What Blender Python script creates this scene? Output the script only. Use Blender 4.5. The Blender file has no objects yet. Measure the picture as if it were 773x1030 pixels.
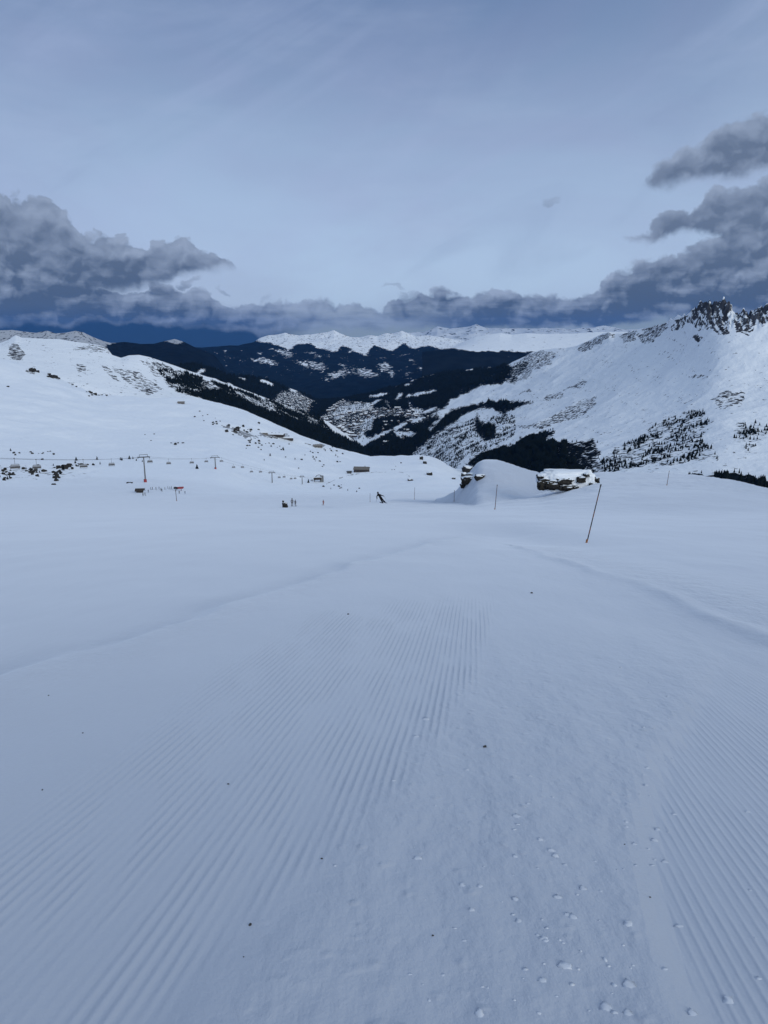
import bpy, bmesh, math, random
import numpy as np
from mathutils import Vector, Matrix, Euler

random.seed(7)
RNG = np.random.default_rng(11)
S = bpy.context.scene
COL = S.collection

# ------------------------------------------------------------------ camera
F = 743.0; CX = 386.5; CY = 515.0
PITCH = math.radians(13.6); CP = math.cos(PITCH); SP = math.sin(PITCH)
EYE = 1.6
TS = 0.2137                      # steepness of the piste

cam_d = bpy.data.cameras.new('camera'); cam = bpy.data.objects.new('camera', cam_d); COL.objects.link(cam)
cam.location = (0, 0, EYE); cam.rotation_euler = (math.radians(90) - PITCH, 0, 0)
cam_d.sensor_fit = 'VERTICAL'; cam_d.sensor_height = 36; cam_d.lens = F / 1030 * 36
cam_d.clip_start = 0.05; cam_d.clip_end = 120000
S.camera = cam


def P(px, row, d):
    """Point seen at (px,row) of the survey photo, at forward distance d."""
    px = np.asarray(px, float); row = np.asarray(row, float); d = np.asarray(d, float)
    dx = px - CX; dy = row - CY
    yc = F * CP - dy * SP; zc = -F * SP - dy * CP
    k = d / yc
    return dx * k, yc * k, EYE + zc * k


def proj(x, y, z):
    z = z - EYE
    c = y * CP - z * SP; u = y * SP + z * CP
    c = np.maximum(c, 1e-3)
    return CX + F * x / c, CY - F * u / c


# ------------------------------------------------------------------ noise
_perm = np.random.default_rng(3).permutation(512)
_perm = np.concatenate([_perm, _perm])
_ga = np.random.default_rng(4).uniform(0, 2 * math.pi, 512)
_gx = np.cos(_ga); _gy = np.sin(_ga)


def noise(x, y):
    x = np.asarray(x, float); y = np.asarray(y, float)
    xi = np.floor(x).astype(np.int64); yi = np.floor(y).astype(np.int64)
    xf = x - xi; yf = y - yi
    u = xf * xf * xf * (xf * (xf * 6 - 15) + 10); v = yf * yf * yf * (yf * (yf * 6 - 15) + 10)

    def g(a, b, fx, fy):
        h = _perm[(_perm[a & 511] + b) & 511]
        return _gx[h] * fx + _gy[h] * fy
    n00 = g(xi, yi, xf, yf); n10 = g(xi + 1, yi, xf - 1, yf)
    n01 = g(xi, yi + 1, xf, yf - 1); n11 = g(xi + 1, yi + 1, xf - 1, yf - 1)
    return 1.4 * ((n00 * (1 - u) + n10 * u) * (1 - v) + (n01 * (1 - u) + n11 * u) * v)


def fbm(x, y, o=5, gain=.5, ridge=False):
    r = 0; a = 1; t = 0
    for i in range(o):
        n = noise(x * 2 ** i + 17.3 * i, y * 2 ** i - 9.1 * i)
        if ridge: n = 1 - 2.2 * np.abs(n)
        r = r + a * n; t += a; a *= gain
    return r / t


def sstep(a, b, x):
    t = np.clip((x - a) / (b - a), 0, 1)
    return t * t * (3 - 2 * t)


def inpoly(px, row, poly):
    ins = np.zeros(px.shape, bool)
    n = len(poly)
    for i in range(n):
        x1, y1 = poly[i]; x2, y2 = poly[(i + 1) % n]
        if y1 == y2: continue
        c = ((y1 > row) != (y2 > row)) & (px < (x2 - x1) * (row - y1) / (y2 - y1) + x1)
        ins ^= c
    return ins


def inline(px, row, pts, w):
    """near a polyline, half width w (px), flattened vertically"""
    m = np.zeros(px.shape, bool)
    for (x1, y1), (x2, y2) in zip(pts, pts[1:]):
        L = (x2 - x1) ** 2 + (y2 - y1) ** 2
        t = np.clip(((px - x1) * (x2 - x1) + (row - y1) * (y2 - y1)) / L, 0, 1)
        m |= np.hypot(px - x1 - t * (x2 - x1), row - y1 - t * (y2 - y1)) < w
    return m


# ------------------------------------------------------------------ materials
def nodes(mat):
    mat.use_nodes = True
    nt = mat.node_tree
    nt.nodes.clear()
    return nt


class NB:
    def __init__(s, nt): s.nt = nt
    def n(s, t, **k):
        nd = s.nt.nodes.new(t)
        for a, b in k.items(): setattr(nd, a, b)
        return nd
    def put(s, sock, v):
        if v is None: return
        if isinstance(v, bpy.types.NodeSocket): s.nt.links.new(v, sock)
        else: sock.default_value = v
    def m(s, op, a, b=None, c=None, clamp=False):
        nd = s.n('ShaderNodeMath', operation=op); nd.use_clamp = clamp
        for i, v in enumerate((a, b, c)): s.put(nd.inputs[i], v)
        return nd.outputs[0]
    def mix(s, f, a, b):
        nd = s.n('ShaderNodeMix', data_type='RGBA')
        s.put(nd.inputs[0], f)
        for i, v in ((6, a), (7, b)):
            s.put(nd.inputs[i], (*v, 1) if isinstance(v, tuple) and len(v) == 3 else v)
        return nd.outputs[2]
    def mixf(s, f, a, b):
        nd = s.n('ShaderNodeMix', data_type='FLOAT')
        s.put(nd.inputs[0], f); s.put(nd.inputs[2], a); s.put(nd.inputs[3], b)
        return nd.outputs[0]
    def noise(s, vec, scale, detail=4, rough=.5, dist=0.0):
        nd = s.n('ShaderNodeTexNoise')
        s.put(nd.inputs['Vector'], vec)
        nd.inputs['Scale'].default_value = scale; nd.inputs['Detail'].default_value = detail
        nd.inputs['Roughness'].default_value = rough; nd.inputs['Distortion'].default_value = dist
        return nd.outputs[0]
    def ss(s, v, a, b, lo=0.0, hi=1.0):
        nd = s.n('ShaderNodeMapRange', interpolation_type='SMOOTHSTEP')
        for i, q in enumerate((v, a, b, lo, hi)): s.put(nd.inputs[i], q)
        return nd.outputs[0]
    def scale(s, vec, v):
        nd = s.n('ShaderNodeVectorMath', operation='MULTIPLY')
        s.put(nd.inputs[0], vec); s.put(nd.inputs[1], v)
        return nd.outputs[0]


def plain(name, col, rough=.7, noise_amt=.25, scale=3.0, metal=0.0, spec=.5):
    m = bpy.data.materials.new(name); b = NB(nodes(m))
    tc = b.n('ShaderNodeTexCoord').outputs['Object']
    nz = b.noise(tc, scale, 4, .6)
    c = b.mix(b.ss(nz, .3, .7), tuple(x * (1 - noise_amt) for x in col), tuple(min(1, x * (1 + noise_amt)) for x in col))
    p = b.n('ShaderNodeBsdfPrincipled')
    b.put(p.inputs['Base Color'], c); p.inputs['Roughness'].default_value = rough; p.inputs['Metallic'].default_value = metal; p.inputs['Specular IOR Level'].default_value = spec
    o = b.n('ShaderNodeOutputMaterial'); b.put(o.inputs[0], p.outputs[0])
    return m


SNOW = (.82, .865, .92)


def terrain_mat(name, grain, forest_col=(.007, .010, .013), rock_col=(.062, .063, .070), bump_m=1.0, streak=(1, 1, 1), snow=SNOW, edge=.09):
    """snow / rock / forest floor, by per-vertex cover; grain = size in metres of the cover's detail"""
    m = bpy.data.materials.new(name); b = NB(nodes(m))
    pos = b.n('ShaderNodeNewGeometry').outputs['Position']
    pv = b.scale(pos, streak)
    n1 = b.noise(pv, 1.0 / grain, 6, .62)
    n2 = b.noise(pv, .37 / grain, 4, .55)
    fa = b.n('ShaderNodeAttribute', attribute_name='forest').outputs['Fac']
    ra = b.n('ShaderNodeAttribute', attribute_name='rock').outputs['Fac']
    jitter = b.m('MULTIPLY', b.m('SUBTRACT', n1, .5), 1.9)
    f = b.ss(b.m('ADD', fa, jitter), .5 - edge, .5 + edge)
    r = b.ss(b.m('ADD', ra, b.m('MULTIPLY', b.m('SUBTRACT', n1, .5), 2.3)), .5 - edge, .5 + edge)
    rc = b.mix(b.ss(n2, .3, .7), tuple(x * .6 for x in rock_col), tuple(x * 1.5 for x in rock_col))
    fc = b.mix(b.ss(n2, .3, .7), tuple(x * .7 for x in forest_col), tuple(x * 1.4 for x in forest_col))
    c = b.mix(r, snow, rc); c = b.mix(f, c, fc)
    bp = b.n('ShaderNodeBump'); bp.inputs['Strength'].default_value = .8; bp.inputs['Distance'].default_value = bump_m
    b.put(bp.inputs['Height'], b.noise(pos, .5 / grain, 7, .6))
    p = b.n('ShaderNodeBsdfPrincipled')
    b.put(p.inputs['Base Color'], c); b.put(p.inputs['Normal'], bp.outputs[0])
    p.inputs['Roughness'].default_value = .85; p.inputs['Specular IOR Level'].default_value = 0.0
    o = b.n('ShaderNodeOutputMaterial'); b.put(o.inputs[0], p.outputs[0])
    return m


# ------------------------------------------------------------------ mesh helpers
def grid_mesh(name, X, Y, Z, mat, attrs=None, kind='structure', smooth=True):
    h, w = X.shape
    me = bpy.data.meshes.new(name)
    co = np.stack([X, Y, Z], -1).reshape(-1, 3).astype(np.float32)
    idx = np.arange(h * w).reshape(h, w)
    q = np.stack([idx[:-1, :-1], idx[:-1, 1:], idx[1:, 1:], idx[1:, :-1]], -1).reshape(-1, 4)
    me.vertices.add(len(co)); me.vertices.foreach_set('co', co.ravel())
    me.loops.add(q.size); me.loops.foreach_set('vertex_index', q.ravel().astype(np.int32))
    me.polygons.add(len(q)); me.polygons.foreach_set('loop_start', np.arange(0, q.size, 4, dtype=np.int32))
    me.polygons.foreach_set('loop_total', np.full(len(q), 4, np.int32))
    me.update(calc_edges=True)
    if smooth: me.polygons.foreach_set('use_smooth', np.ones(len(q), bool))
    for k, v in (attrs or {}).items():
        a = me.attributes.new(k, 'FLOAT', 'POINT'); a.data.foreach_set('value', v.reshape(-1).astype(np.float32))
    me.materials.append(mat)
    o = bpy.data.objects.new(name, me); COL.objects.link(o)
    if kind: o['kind'] = kind
    return o


def sm(xs, ys, x):
    """monotone-ish smooth interpolation"""
    xs = np.asarray(xs, float); ys = np.asarray(ys, float)
    h = np.diff(xs); dl = np.diff(ys) / h
    mm = np.zeros_like(ys); mm[0] = dl[0]; mm[-1] = dl[-1]
    for i in range(1, len(xs) - 1):
        mm[i] = 0 if dl[i - 1] * dl[i] <= 0 else 2 * dl[i - 1] * dl[i] / (dl[i - 1] + dl[i])
    x = np.clip(x, xs[0], xs[-1])
    k = np.clip(np.searchsorted(xs, x, side='right') - 1, 0, len(xs) - 2)
    t = (x - xs[k]) / h[k]
    return ((2 * t**3 - 3 * t**2 + 1) * ys[k] + (t**3 - 2 * t**2 + t) * h[k] * mm[k] + (-2 * t**3 + 3 * t**2) * ys[k + 1] + (t**3 - t**2) * h[k] * mm[k + 1])


def gblur(A, s, ax):
    n = int(3 * s) + 1; k = np.exp(-.5 * (np.arange(-n, n + 1) / s) ** 2); k /= k.sum()
    pad = [(0, 0)] * A.ndim; pad[ax] = (n, n)
    B = np.pad(A, pad, mode='edge')
    return np.apply_along_axis(lambda v: np.convolve(v, k, 'valid'), ax, B)


# ================================================================== NEAR SNOW SLOPE AND BOWL
RINGS = [60, 85, 100, 115, 135, 160, 200, 300, 420, 500, 700, 850, 1000, 1300, 1600, 1900, 2400]
pr = lambda d: float(CY + F * math.tan(math.atan(EYE / d + TS) - PITCH))
B0 = [pr(d) for d in (60, 85, 100, 115, 135, 160, 200)]
BL = [514.4, 512.7, 511.9, 511.3, 510.6, 509.9, 509.0]
BM = [514.2, 508.6, 506.8, 505.6, 504.6, 503.6, 502.4]
BR = [514, 508.3, 506, 504.3, 502.6, 501, 499.2]
KN = {
 -420: BL + [504.5, 491, 484, 470, 458, 443, 415, 385, 345, 330],
 -150: BL + [504.5, 491, 484, 470, 458, 443, 412, 380, 352, 372],
 0:    BL + [504.5, 493, 487.5, 473, 464, 452, 422, 391, 362, 395],
 30:   BL + [504.5, 494, 488, 473, 464, 452, 424, 396, 371, 400],
 60:   BL + [504.5, 495, 488, 473, 464, 453, 427, 402, 379, 405],
 95:   BL + [504.5, 496, 487, 473, 465, 455, 433, 412, 395, 412],
 130:  BL + [504.5, 497, 486, 472, 464, 455, 436, 418, 400, 415],
 146:  BL + [504.5, 497, 485, 472, 464, 455, 438, 419, 401, 415],
 190:  BL + [504.5, 497.5, 490, 474, 467, 458, 440, 421, 402, 420],
 217:  BL + [506.5, 497.5, 494, 475, 467, 459, 442, 424, 406, 425],
 250:  BL + [506.5, 497.8, 496, 489, 480, 471, 452, 433, 415, 435],
 274:  BL + [506.5, 498, 497, 491, 486, 479, 460, 443, 426, 446],
 305:  BL + [506.5, 498, 497, 493, 490, 487, 467, 451, 437, 456],
 340:  BL + [506.5, 498, 497, 494, 491, 487, 473, 459, 448, 466],
 372:  BM + [500.5, 498, 497, 494, 491, 487, 475, 465, 458, 476],
 400:  BR + [496.8, 495.6, 494.8, 492.6, 490, 485, 474, 465, 458, 476],
 425:  BR + [496.8, 495.6, 494.8, 492.6, 489, 484, 474, 465, 457, 476],
 440:  BR + [496.8, 495.6, 494.8, 492.6, 490, 485, 476, 469, 461, 480],
 456:  BR + [496.8, 495.6, 494.8, 492.6, 491, 488, 482, 478, 472, 490],
 477:  BR + [496.8, 495.6, 494.8, 492.6, 491, 489, 484, 480, 475, 492],
 490:  [513, 505, 500, 495, 496, 498, 500, 503, 508, 510, 515, 520, 525, 530, 535, 540, 550],
 505:  [512, 505, 501, 498, 499, 505, 520, 540, 550, 560, 570, 575, 580, 590, 595, 600, 605],
 545:  [510, 501, 496, 493, 497, 510, 530, 550, 560, 570, 580, 585, 590, 600, 605, 610, 615],
 600:  [503, 486, 479, 476, 484, 500, 520, 545, 560, 570, 580, 590, 600, 610, 615, 620, 630],
 650:  [500, 484, 478, 476, 483, 500, 520, 545, 560, 570, 580, 590, 600, 610, 615, 620, 630],
 700:  [500, 485, 480, 478, 485, 500, 520, 545, 560, 570, 580, 590, 600, 610, 615, 620, 630],
 740:  [503, 490, 485.5, 484, 490, 502, 520, 545, 560, 570, 580, 590, 600, 610, 615, 620, 630],
 773:  [506, 496, 492.5, 492, 497, 505, 520, 545, 560, 570, 580, 590, 600, 610, 615, 620, 630],
 900:  [515, 512, 512, 513, 517, 525, 535, 555, 565, 575, 585, 595, 600, 610, 615, 620, 630],
 1200: [520, 520, 522, 525, 530, 535, 545, 560, 570, 580, 590, 600, 605, 610, 615, 620, 630],
}
_kx = sorted(KN); _lr = np.log(RINGS)
_TPX = np.arange(-420, 1201, 3.0); _TL = np.linspace(_lr[0], _lr[-1], 260)
_tmp = np.array([sm(_lr, KN[k], _TL) for k in _kx])            # k x L
_TAB = np.array([np.interp(_TPX, _kx, _tmp[:, j]) for j in range(len(_TL))]).T
_TAB = gblur(_TAB, 1.3, 0)


def tab(px, d):
    a = np.clip((px - _TPX[0]) / 3.0, 0, len(_TPX) - 1.001); b = np.clip((np.log(d) - _TL[0]) / (_TL[1] - _TL[0]), 0, len(_TL) - 1.001)
    i = a.astype(int); j = b.astype(int); fa = a - i; fb = b - j
    return (_TAB[i, j] * (1 - fa) + _TAB[i + 1, j] * fa) * (1 - fb) + (_TAB[i, j + 1] * (1 - fa) + _TAB[i + 1, j + 1] * fa) * fb


# piste-edge ledge line (world), from two surveyed points of it
def gp(px, row):
    """point of the near piste plane under a photo position"""
    a = (row - CY) / F
    ang = math.tan(math.atan(a) + PITCH)
    d = EYE / (ang - TS)
    x, y, z = P(px, row, d)
    return float(x), float(y)


def ridge_line(x, y, pts, w):
    best = np.full(np.shape(x), 1e9); side = np.zeros(np.shape(x))
    for (x1, y1), (x2, y2) in zip(pts, pts[1:]):
        L2 = (x2 - x1) ** 2 + (y2 - y1) ** 2
        t = np.clip(((x - x1) * (x2 - x1) + (y - y1) * (y2 - y1)) / L2, 0, 1)
        dd = np.hypot(x - x1 - t * (x2 - x1), y - y1 - t * (y2 - y1))
        sg = np.sign((x2 - x1) * (y - y1) - (y2 - y1) * (x - x1))
        m = dd < best
        best = np.where(m, dd, best); side = np.where(m, sg, side)
    return best * side


LEDGE = [gp(*q) for q in ((-200, 752), (0, 694), (110, 656), (215, 622), (290, 596), (360, 570), (430, 548), (480, 535))]
LEDGE2 = [gp(*q) for q in ((520, 548), (575, 568), (640, 590), (700, 614), (773, 643), (900, 690))]
MOUND = P(484, 478, 106); MX, MY = float(MOUND[0]), float(MOUND[1])


def S1z(x, y):
    x = np.asarray(x, float); y = np.asarray(y, float)
    zp = -TS * y
    yy = np.maximum(y, 1.0)
    d = np.clip(yy, RINGS[0], RINGS[-1])
    z = -TS * d
    for _ in range(3):
        c = d * CP - (z - EYE) * SP
        px = CX + F * (x * d / yy) / c
        row = tab(px, d)
        z = P(px, row, d)[2]
    far = z * (yy / d)
    w = sstep(48, 66, y)
    zz = zp * (1 - w) + far * w
    # right hand bank begins rising nearer than the surveyed rings
    # near undulation
    nw = sstep(600, 150, y)
    zz = zz + .060 * fbm(x / 5.5, y / 9.0, 3) * sstep(1.5, 8, y) * nw * (1 + y / 60) 
    zz = zz + .016 * fbm(x / .9, y / 1.4, 3) * sstep(80, 20, y)
    zz = zz + .40 * fbm(x / 24, y / 38, 4) * sstep(35, 90, y) * sstep(700, 300, y)
    # ledge left by the groomer
    s = ridge_line(x, y, LEDGE, 1)
    wob = .25 * noise(x * .8, y * .8)
    s1 = s + wob
    fade = sstep(60, 22, y)
    zz = zz + fade * 2.4 * (.05 * sstep(.35, -.15, s1) * np.exp(-np.maximum(-s1, 0) / 1.6) - .012 * np.exp(-((s1 - .35) / .3) ** 2)) * (.75 + .3 * noise(x * .5 + 9, y * .3))
    s = ridge_line(x, y, LEDGE2, 1) + wob
    zz = zz + fade * .06 * np.exp(-(s / .16) ** 2) * (.5 + .7 * noise(x * .9, y * .9 + 4))
    zz = zz + fade * .03 * sstep(-.8, .8, s) * np.exp(-np.maximum(s, 0) / 5)
    # hollow scraped in front of the mound and soft lumps along its foot
    hx, hy = gp(505, 532)
    zz = zz - .38 * np.exp(-(((x - hx) / 1.9) ** 2 + ((y - hy) / 9.0) ** 2))
    hx, hy = gp(455, 517)
    zz = zz + .16 * np.exp(-(((x - hx) / 2.5) ** 2 + ((y - hy) / 5.0) ** 2))
    # the mound
    mpx = CX + F * x / (yy * CP + (EYE - zz) * SP) + 2.0 * noise(x * .4, y * .25)
    mrow = sm([436, 452, 460, 466, 471, 476, 481, 488, 497, 505, 520, 538, 550, 562], [520, 508, 500.5, 491.5, 483, 475, 469, 466.6, 466.8, 468.5, 473.5, 480.5, 487, 500], mpx)
    mrow = mrow + 1.2 * fbm(x / 2.2, y / 4 + 3, 3)
    mtop = P(mpx, mrow, 108.0)[2]
    bell = sstep(50, 109, y + 4 * noise(x * .25, y * .1)) * sstep(138, 110, y)
    zz = np.where((mpx > 438) & (mpx < 562), zz + np.maximum(0, mtop - zz) * bell ** 1.7, zz)
    # choppy windblown snow along the right bank
    bw = sstep(62, 80, y) * sstep(150, 110, y) * sstep(4, 14, x)
    zz = zz + bw * (.16 * fbm(x / 2.2, y / 3.2, 4, ridge=True) + .25 * fbm(x / 9, y / 6, 3))
    # bowl relief
    bw = sstep(480, 900, y)
    zz = zz + bw * (20 * fbm(x / 330, y / 330 + 4, 3) + 7 * fbm(x / 90, y / 60 + 8, 5)) * (.25 + .75 * sstep(500, 1500, y))
    # hummocky ground with boulders near the lift line
    px = CX + F * x / (yy * CP + (EYE - zz) * SP)
    hw = sstep(505, 560, y) * sstep(900, 780, y) * sstep(130, 80, px)
    zz = zz + hw * 3.0 * fbm(x / 28, y / 28, 4, ridge=True)
    # bank around the snow covered reservoir
    return zz


print('S1')
NR, NC = 640, 900
v = np.linspace(-1.0, 1.0, NC); Y0 = 26.0
tt = np.linspace(0, 1, NR)
ys = -Y0 * .7 + (np.exp(tt * math.log((2400 + Y0) / (Y0 * .3))) - 1) * (Y0 * .3)
YY, VV = np.meshgrid(ys, v, indexing='ij')
XX = VV * (YY + Y0) * .80
ZZ = S1z(XX, YY)
# extra fine strip right in front of the camera is covered by finer sampling below
rowimg = proj(XX, YY, ZZ)


def hit(px, row, dmin=4, dmax=2300):
    d = np.exp(np.linspace(math.log(dmin), math.log(dmax), 5000))
    x, y, z = P(px, row, d)
    t = S1z(x, y)
    k = np.where(z <= t)[0]
    if len(k) == 0: return hit(px, row + 1, dmin, dmax) if row < 520 else None
    k = max(k[0], 1)
    a = (z[k - 1] - t[k - 1]); b = (z[k] - t[k]); q = a / (a - b + 1e-12)
    yy = y[k - 1] + (y[k] - y[k - 1]) * q; xx = x[k - 1] + (x[k] - x[k - 1]) * q
    return Vector((float(xx), float(yy), float(S1z(np.array([xx]), np.array([yy]))[0])))


# snow cover detail of the near sheet: ribs combed by the groomer, clods, tracks
TH = math.radians(7.2)


def snow_slope_mat():
    m = bpy.data.materials.new('groomed_snow'); b = NB(nodes(m))
    pos = b.n('ShaderNodeNewGeometry').outputs['Position']
    sep = b.n('ShaderNodeSeparateXYZ'); b.put(sep.inputs[0], pos)
    x, y = sep.outputs[0], sep.outputs[1]
    c = b.m('SUBTRACT', b.m('MULTIPLY', x, math.cos(TH)), b.m('MULTIPLY', y, math.sin(TH)))
    wob = b.m('MULTIPLY', b.m('SUBTRACT', b.noise(pos, .45, 2, .5), .5), .035)
    cw = b.m('ADD', c, wob)
    def ribs(period, sharp):
        s = b.m('SINE', b.m('MULTIPLY', cw, 2 * math.pi / period))
        return b.m('POWER', b.m('MULTIPLY_ADD', s, .5, .5), sharp)
    lf = b.n('ShaderNodeAttribute', attribute_name='comb_wide').outputs['Fac']
    rt = b.n('ShaderNodeAttribute', attribute_name='comb_narrow').outputs['Fac']
    patch = b.ss(b.noise(b.scale(pos, (3.2, .9, 1)), 1.0, 4, .6), .38, .56)
    h = b.m('MULTIPLY', b.m('MULTIPLY', ribs(.050, 1.3), lf), b.m('MULTIPLY_ADD', patch, .75, .25))
    h2 = b.m('MULTIPLY', b.m('MULTIPLY', ribs(.040, 2.2), rt), b.m('MULTIPLY_ADD', patch, .6, .4))
    h = b.m('MULTIPLY', b.m('ADD', h, b.m('MULTIPLY', h2, .5)), .0042)
    near = b.ss(y, 24.0, 3.0)
    grain = b.m('MULTIPLY', b.noise(pos, 55, 5, .7), b.m('MULTIPLY', near, .002))
    rough_a = b.n('ShaderNodeAttribute', attribute_name='churn').outputs['Fac']
    clod = b.n('ShaderNodeTexVoronoi', feature='SMOOTH_F1'); b.put(clod.inputs['Vector'], pos); clod.inputs['Scale'].default_value = 11.0
    blob = b.ss(clod.outputs['Distance'], .34, .05)
    sel = b.ss(b.noise(pos, 4.2, 3, .6), .44, .62)
    ch = b.m('MULTIPLY', b.m('MULTIPLY', blob, sel), b.m('MULTIPLY', rough_a, .006))
    ch = b.m('ADD', ch, b.m('MULTIPLY', b.noise(b.scale(pos, (1.5, .8, 1)), 7, 6, .62), b.m('MULTIPLY', rough_a, .014)))
    ch = b.m('ADD', ch, b.m('MULTIPLY', b.noise(b.scale(pos, (1.3, .7, 1)), 2.6, 3, .5), b.m('MULTIPLY', rough_a, .045)))
    tr = b.m('MULTIPLY', b.noise(b.scale(pos, (1.2, .35, 1)), 1.6, 5, .6), b.m('MULTIPLY', b.ss(y, 70.0, 6.0), .018))
    mid = b.m('MULTIPLY', b.noise(pos, .22, 6, .55), b.m('MULTIPLY', b.ss(y, 20.0, 90.0), .35))
    farb = b.m('MULTIPLY', b.noise(pos, .022, 7, .58), b.m('MULTIPLY', b.ss(y, 250.0, 800.0), 5.0))
    tot = b.m('ADD', b.m('ADD', b.m('ADD', h, grain), b.m('ADD', ch, tr)), b.m('ADD', mid, farb))
    bp = b.n('ShaderNodeBump'); bp.inputs['Strength'].default_value = 1.0; bp.inputs['Distance'].default_value = 1.0
    b.put(bp.inputs['Height'], tot)
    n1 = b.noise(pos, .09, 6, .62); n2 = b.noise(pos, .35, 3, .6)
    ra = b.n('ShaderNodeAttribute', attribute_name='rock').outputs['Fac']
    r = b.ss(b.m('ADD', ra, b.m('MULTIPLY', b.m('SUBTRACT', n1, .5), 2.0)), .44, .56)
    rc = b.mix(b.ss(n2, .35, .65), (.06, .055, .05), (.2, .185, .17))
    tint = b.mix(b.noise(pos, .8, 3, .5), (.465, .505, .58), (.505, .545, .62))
    lit_far = b.ss(b.m('ADD', y, b.m('MULTIPLY', b.m('SUBTRACT', b.noise(pos, .008, 4, .6), .5), 260)), 330.0, 620.0)
    tint = b.mix(lit_far, tint, (.85, .895, .95))  # foreground shade put into the base colour: dark piste near, bright bowl beyond
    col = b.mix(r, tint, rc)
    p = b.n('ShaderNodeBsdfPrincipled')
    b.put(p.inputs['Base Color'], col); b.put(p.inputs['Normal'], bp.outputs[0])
    p.inputs['Roughness'].default_value = .5; p.inputs['Specular IOR Level'].default_value = .5
    b.put(p.inputs['Sheen Weight'], b.mixf(lit_far, .58, .30)); p.inputs['Sheen Roughness'].default_value = .45; p.inputs['Sheen Tint'].default_value = (.79, .88, 1, 1)
    o = b.n('ShaderNodeOutputMaterial'); b.put(o.inputs[0], p.outputs[0])
    return m


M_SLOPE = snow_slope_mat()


def slope_attrs(X, Y, Z):
    c = X * math.cos(TH) - Y * math.sin(TH)
    nz = .16 * fbm(X / .8, Y / 2.2, 4)
    # wide comb: lies between two ragged edges
    left = -2.05 + 0 * Y
    right = np.interp(Y, [1.5, 2.0, 2.6, 3.6, 5.0, 7.0, 9.6], [-1.05, -.85, -.62, -.32, -.06, .16, .28])
    a = sstep(left - .25, left + .25, c + nz) * sstep(right + .07, right - .05, c + nz) * sstep(10.6, 9.2, Y + 1.3 * noise(X * 1.3, Y * .2) + .9 * np.maximum(0, -c - .3))
    inner = sstep(.10, .03, np.abs(c + 1.22 + nz * .6)) * sstep(3.6, 2.8, Y)
    a = a * (1 - .8 * inner)
    edge = np.interp(Y, [1.8, 2.4, 3.1, 4, 5, 6.5], [.70, .76, .90, 1.2, 1.65, 2.4])
    b_ = sstep(edge - .04, edge + .1, c + nz * .5) * sstep(6.2, 4.2, Y + .8 * noise(X * 1.1, Y * .4))
    churn = sstep(-.9, -.5, c - .15 * (Y - 2) + nz) * sstep(edge + .05, edge - .1, c + nz * .6) * sstep(9, 3.2, Y)
    churn = churn + .6 * np.exp(-(ridge_line(X, Y, LEDGE, 1) / .6) ** 2) * sstep(40, 20, Y)
    churn = churn + .9 * np.exp(-((ridge_line(X, Y, LEDGE2, 1) - .8) / .9) ** 2) * sstep(60, 30, Y)
    px, row = proj(X, Y, Z)
    rock = np.zeros_like(X)
    return a, b_, churn, px, row, rock


# three strips share edges: one sheet built with finer cells near the viewer
a1, a2, ch, px_, row_, rock_ = slope_attrs(XX, YY, ZZ)
wx, wr = px_ + 2 * noise(px_ / 5, row_ / 3), row_ + 1.2 * noise(px_ / 5 + 7, row_ / 2)
farm = (YY > 450)
for poly in ([(258, 438), (262, 434), (290, 436), (293, 441), (270, 441)], [(222, 428), (228, 427), (252, 436), (262, 441), (245, 440)], [(300, 445), (320, 448), (330, 452), (318, 450)],
             [(48, 377), (60, 378), (61, 382), (50, 381)], [(25, 371), (36, 373), (36, 377), (27, 375)], [(318, 446), (328, 447), (327, 450), (318, 450)]):
    rock_ = np.maximum(rock_, .62 * (inpoly(wx, wr, poly) & farm))
rimpts = [(328, 487), (338, 482), (352, 478), (368, 475.6), (385, 474.6), (400, 474.4), (408, 476), (412, 479), (413, 483), (409, 484.5)]
rock_ = np.maximum(rock_, .60 * (inline(px_, row_, rimpts, .45) & farm))
rock_ = np.maximum(rock_, .30 * (sstep(520, 560, YY) * sstep(820, 720, YY) * sstep(112, 60, px_)))
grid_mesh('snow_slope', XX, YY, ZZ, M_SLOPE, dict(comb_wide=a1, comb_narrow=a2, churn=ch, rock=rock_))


# ================================================================== FAR SHEETS
SHEETS = {}


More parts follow.
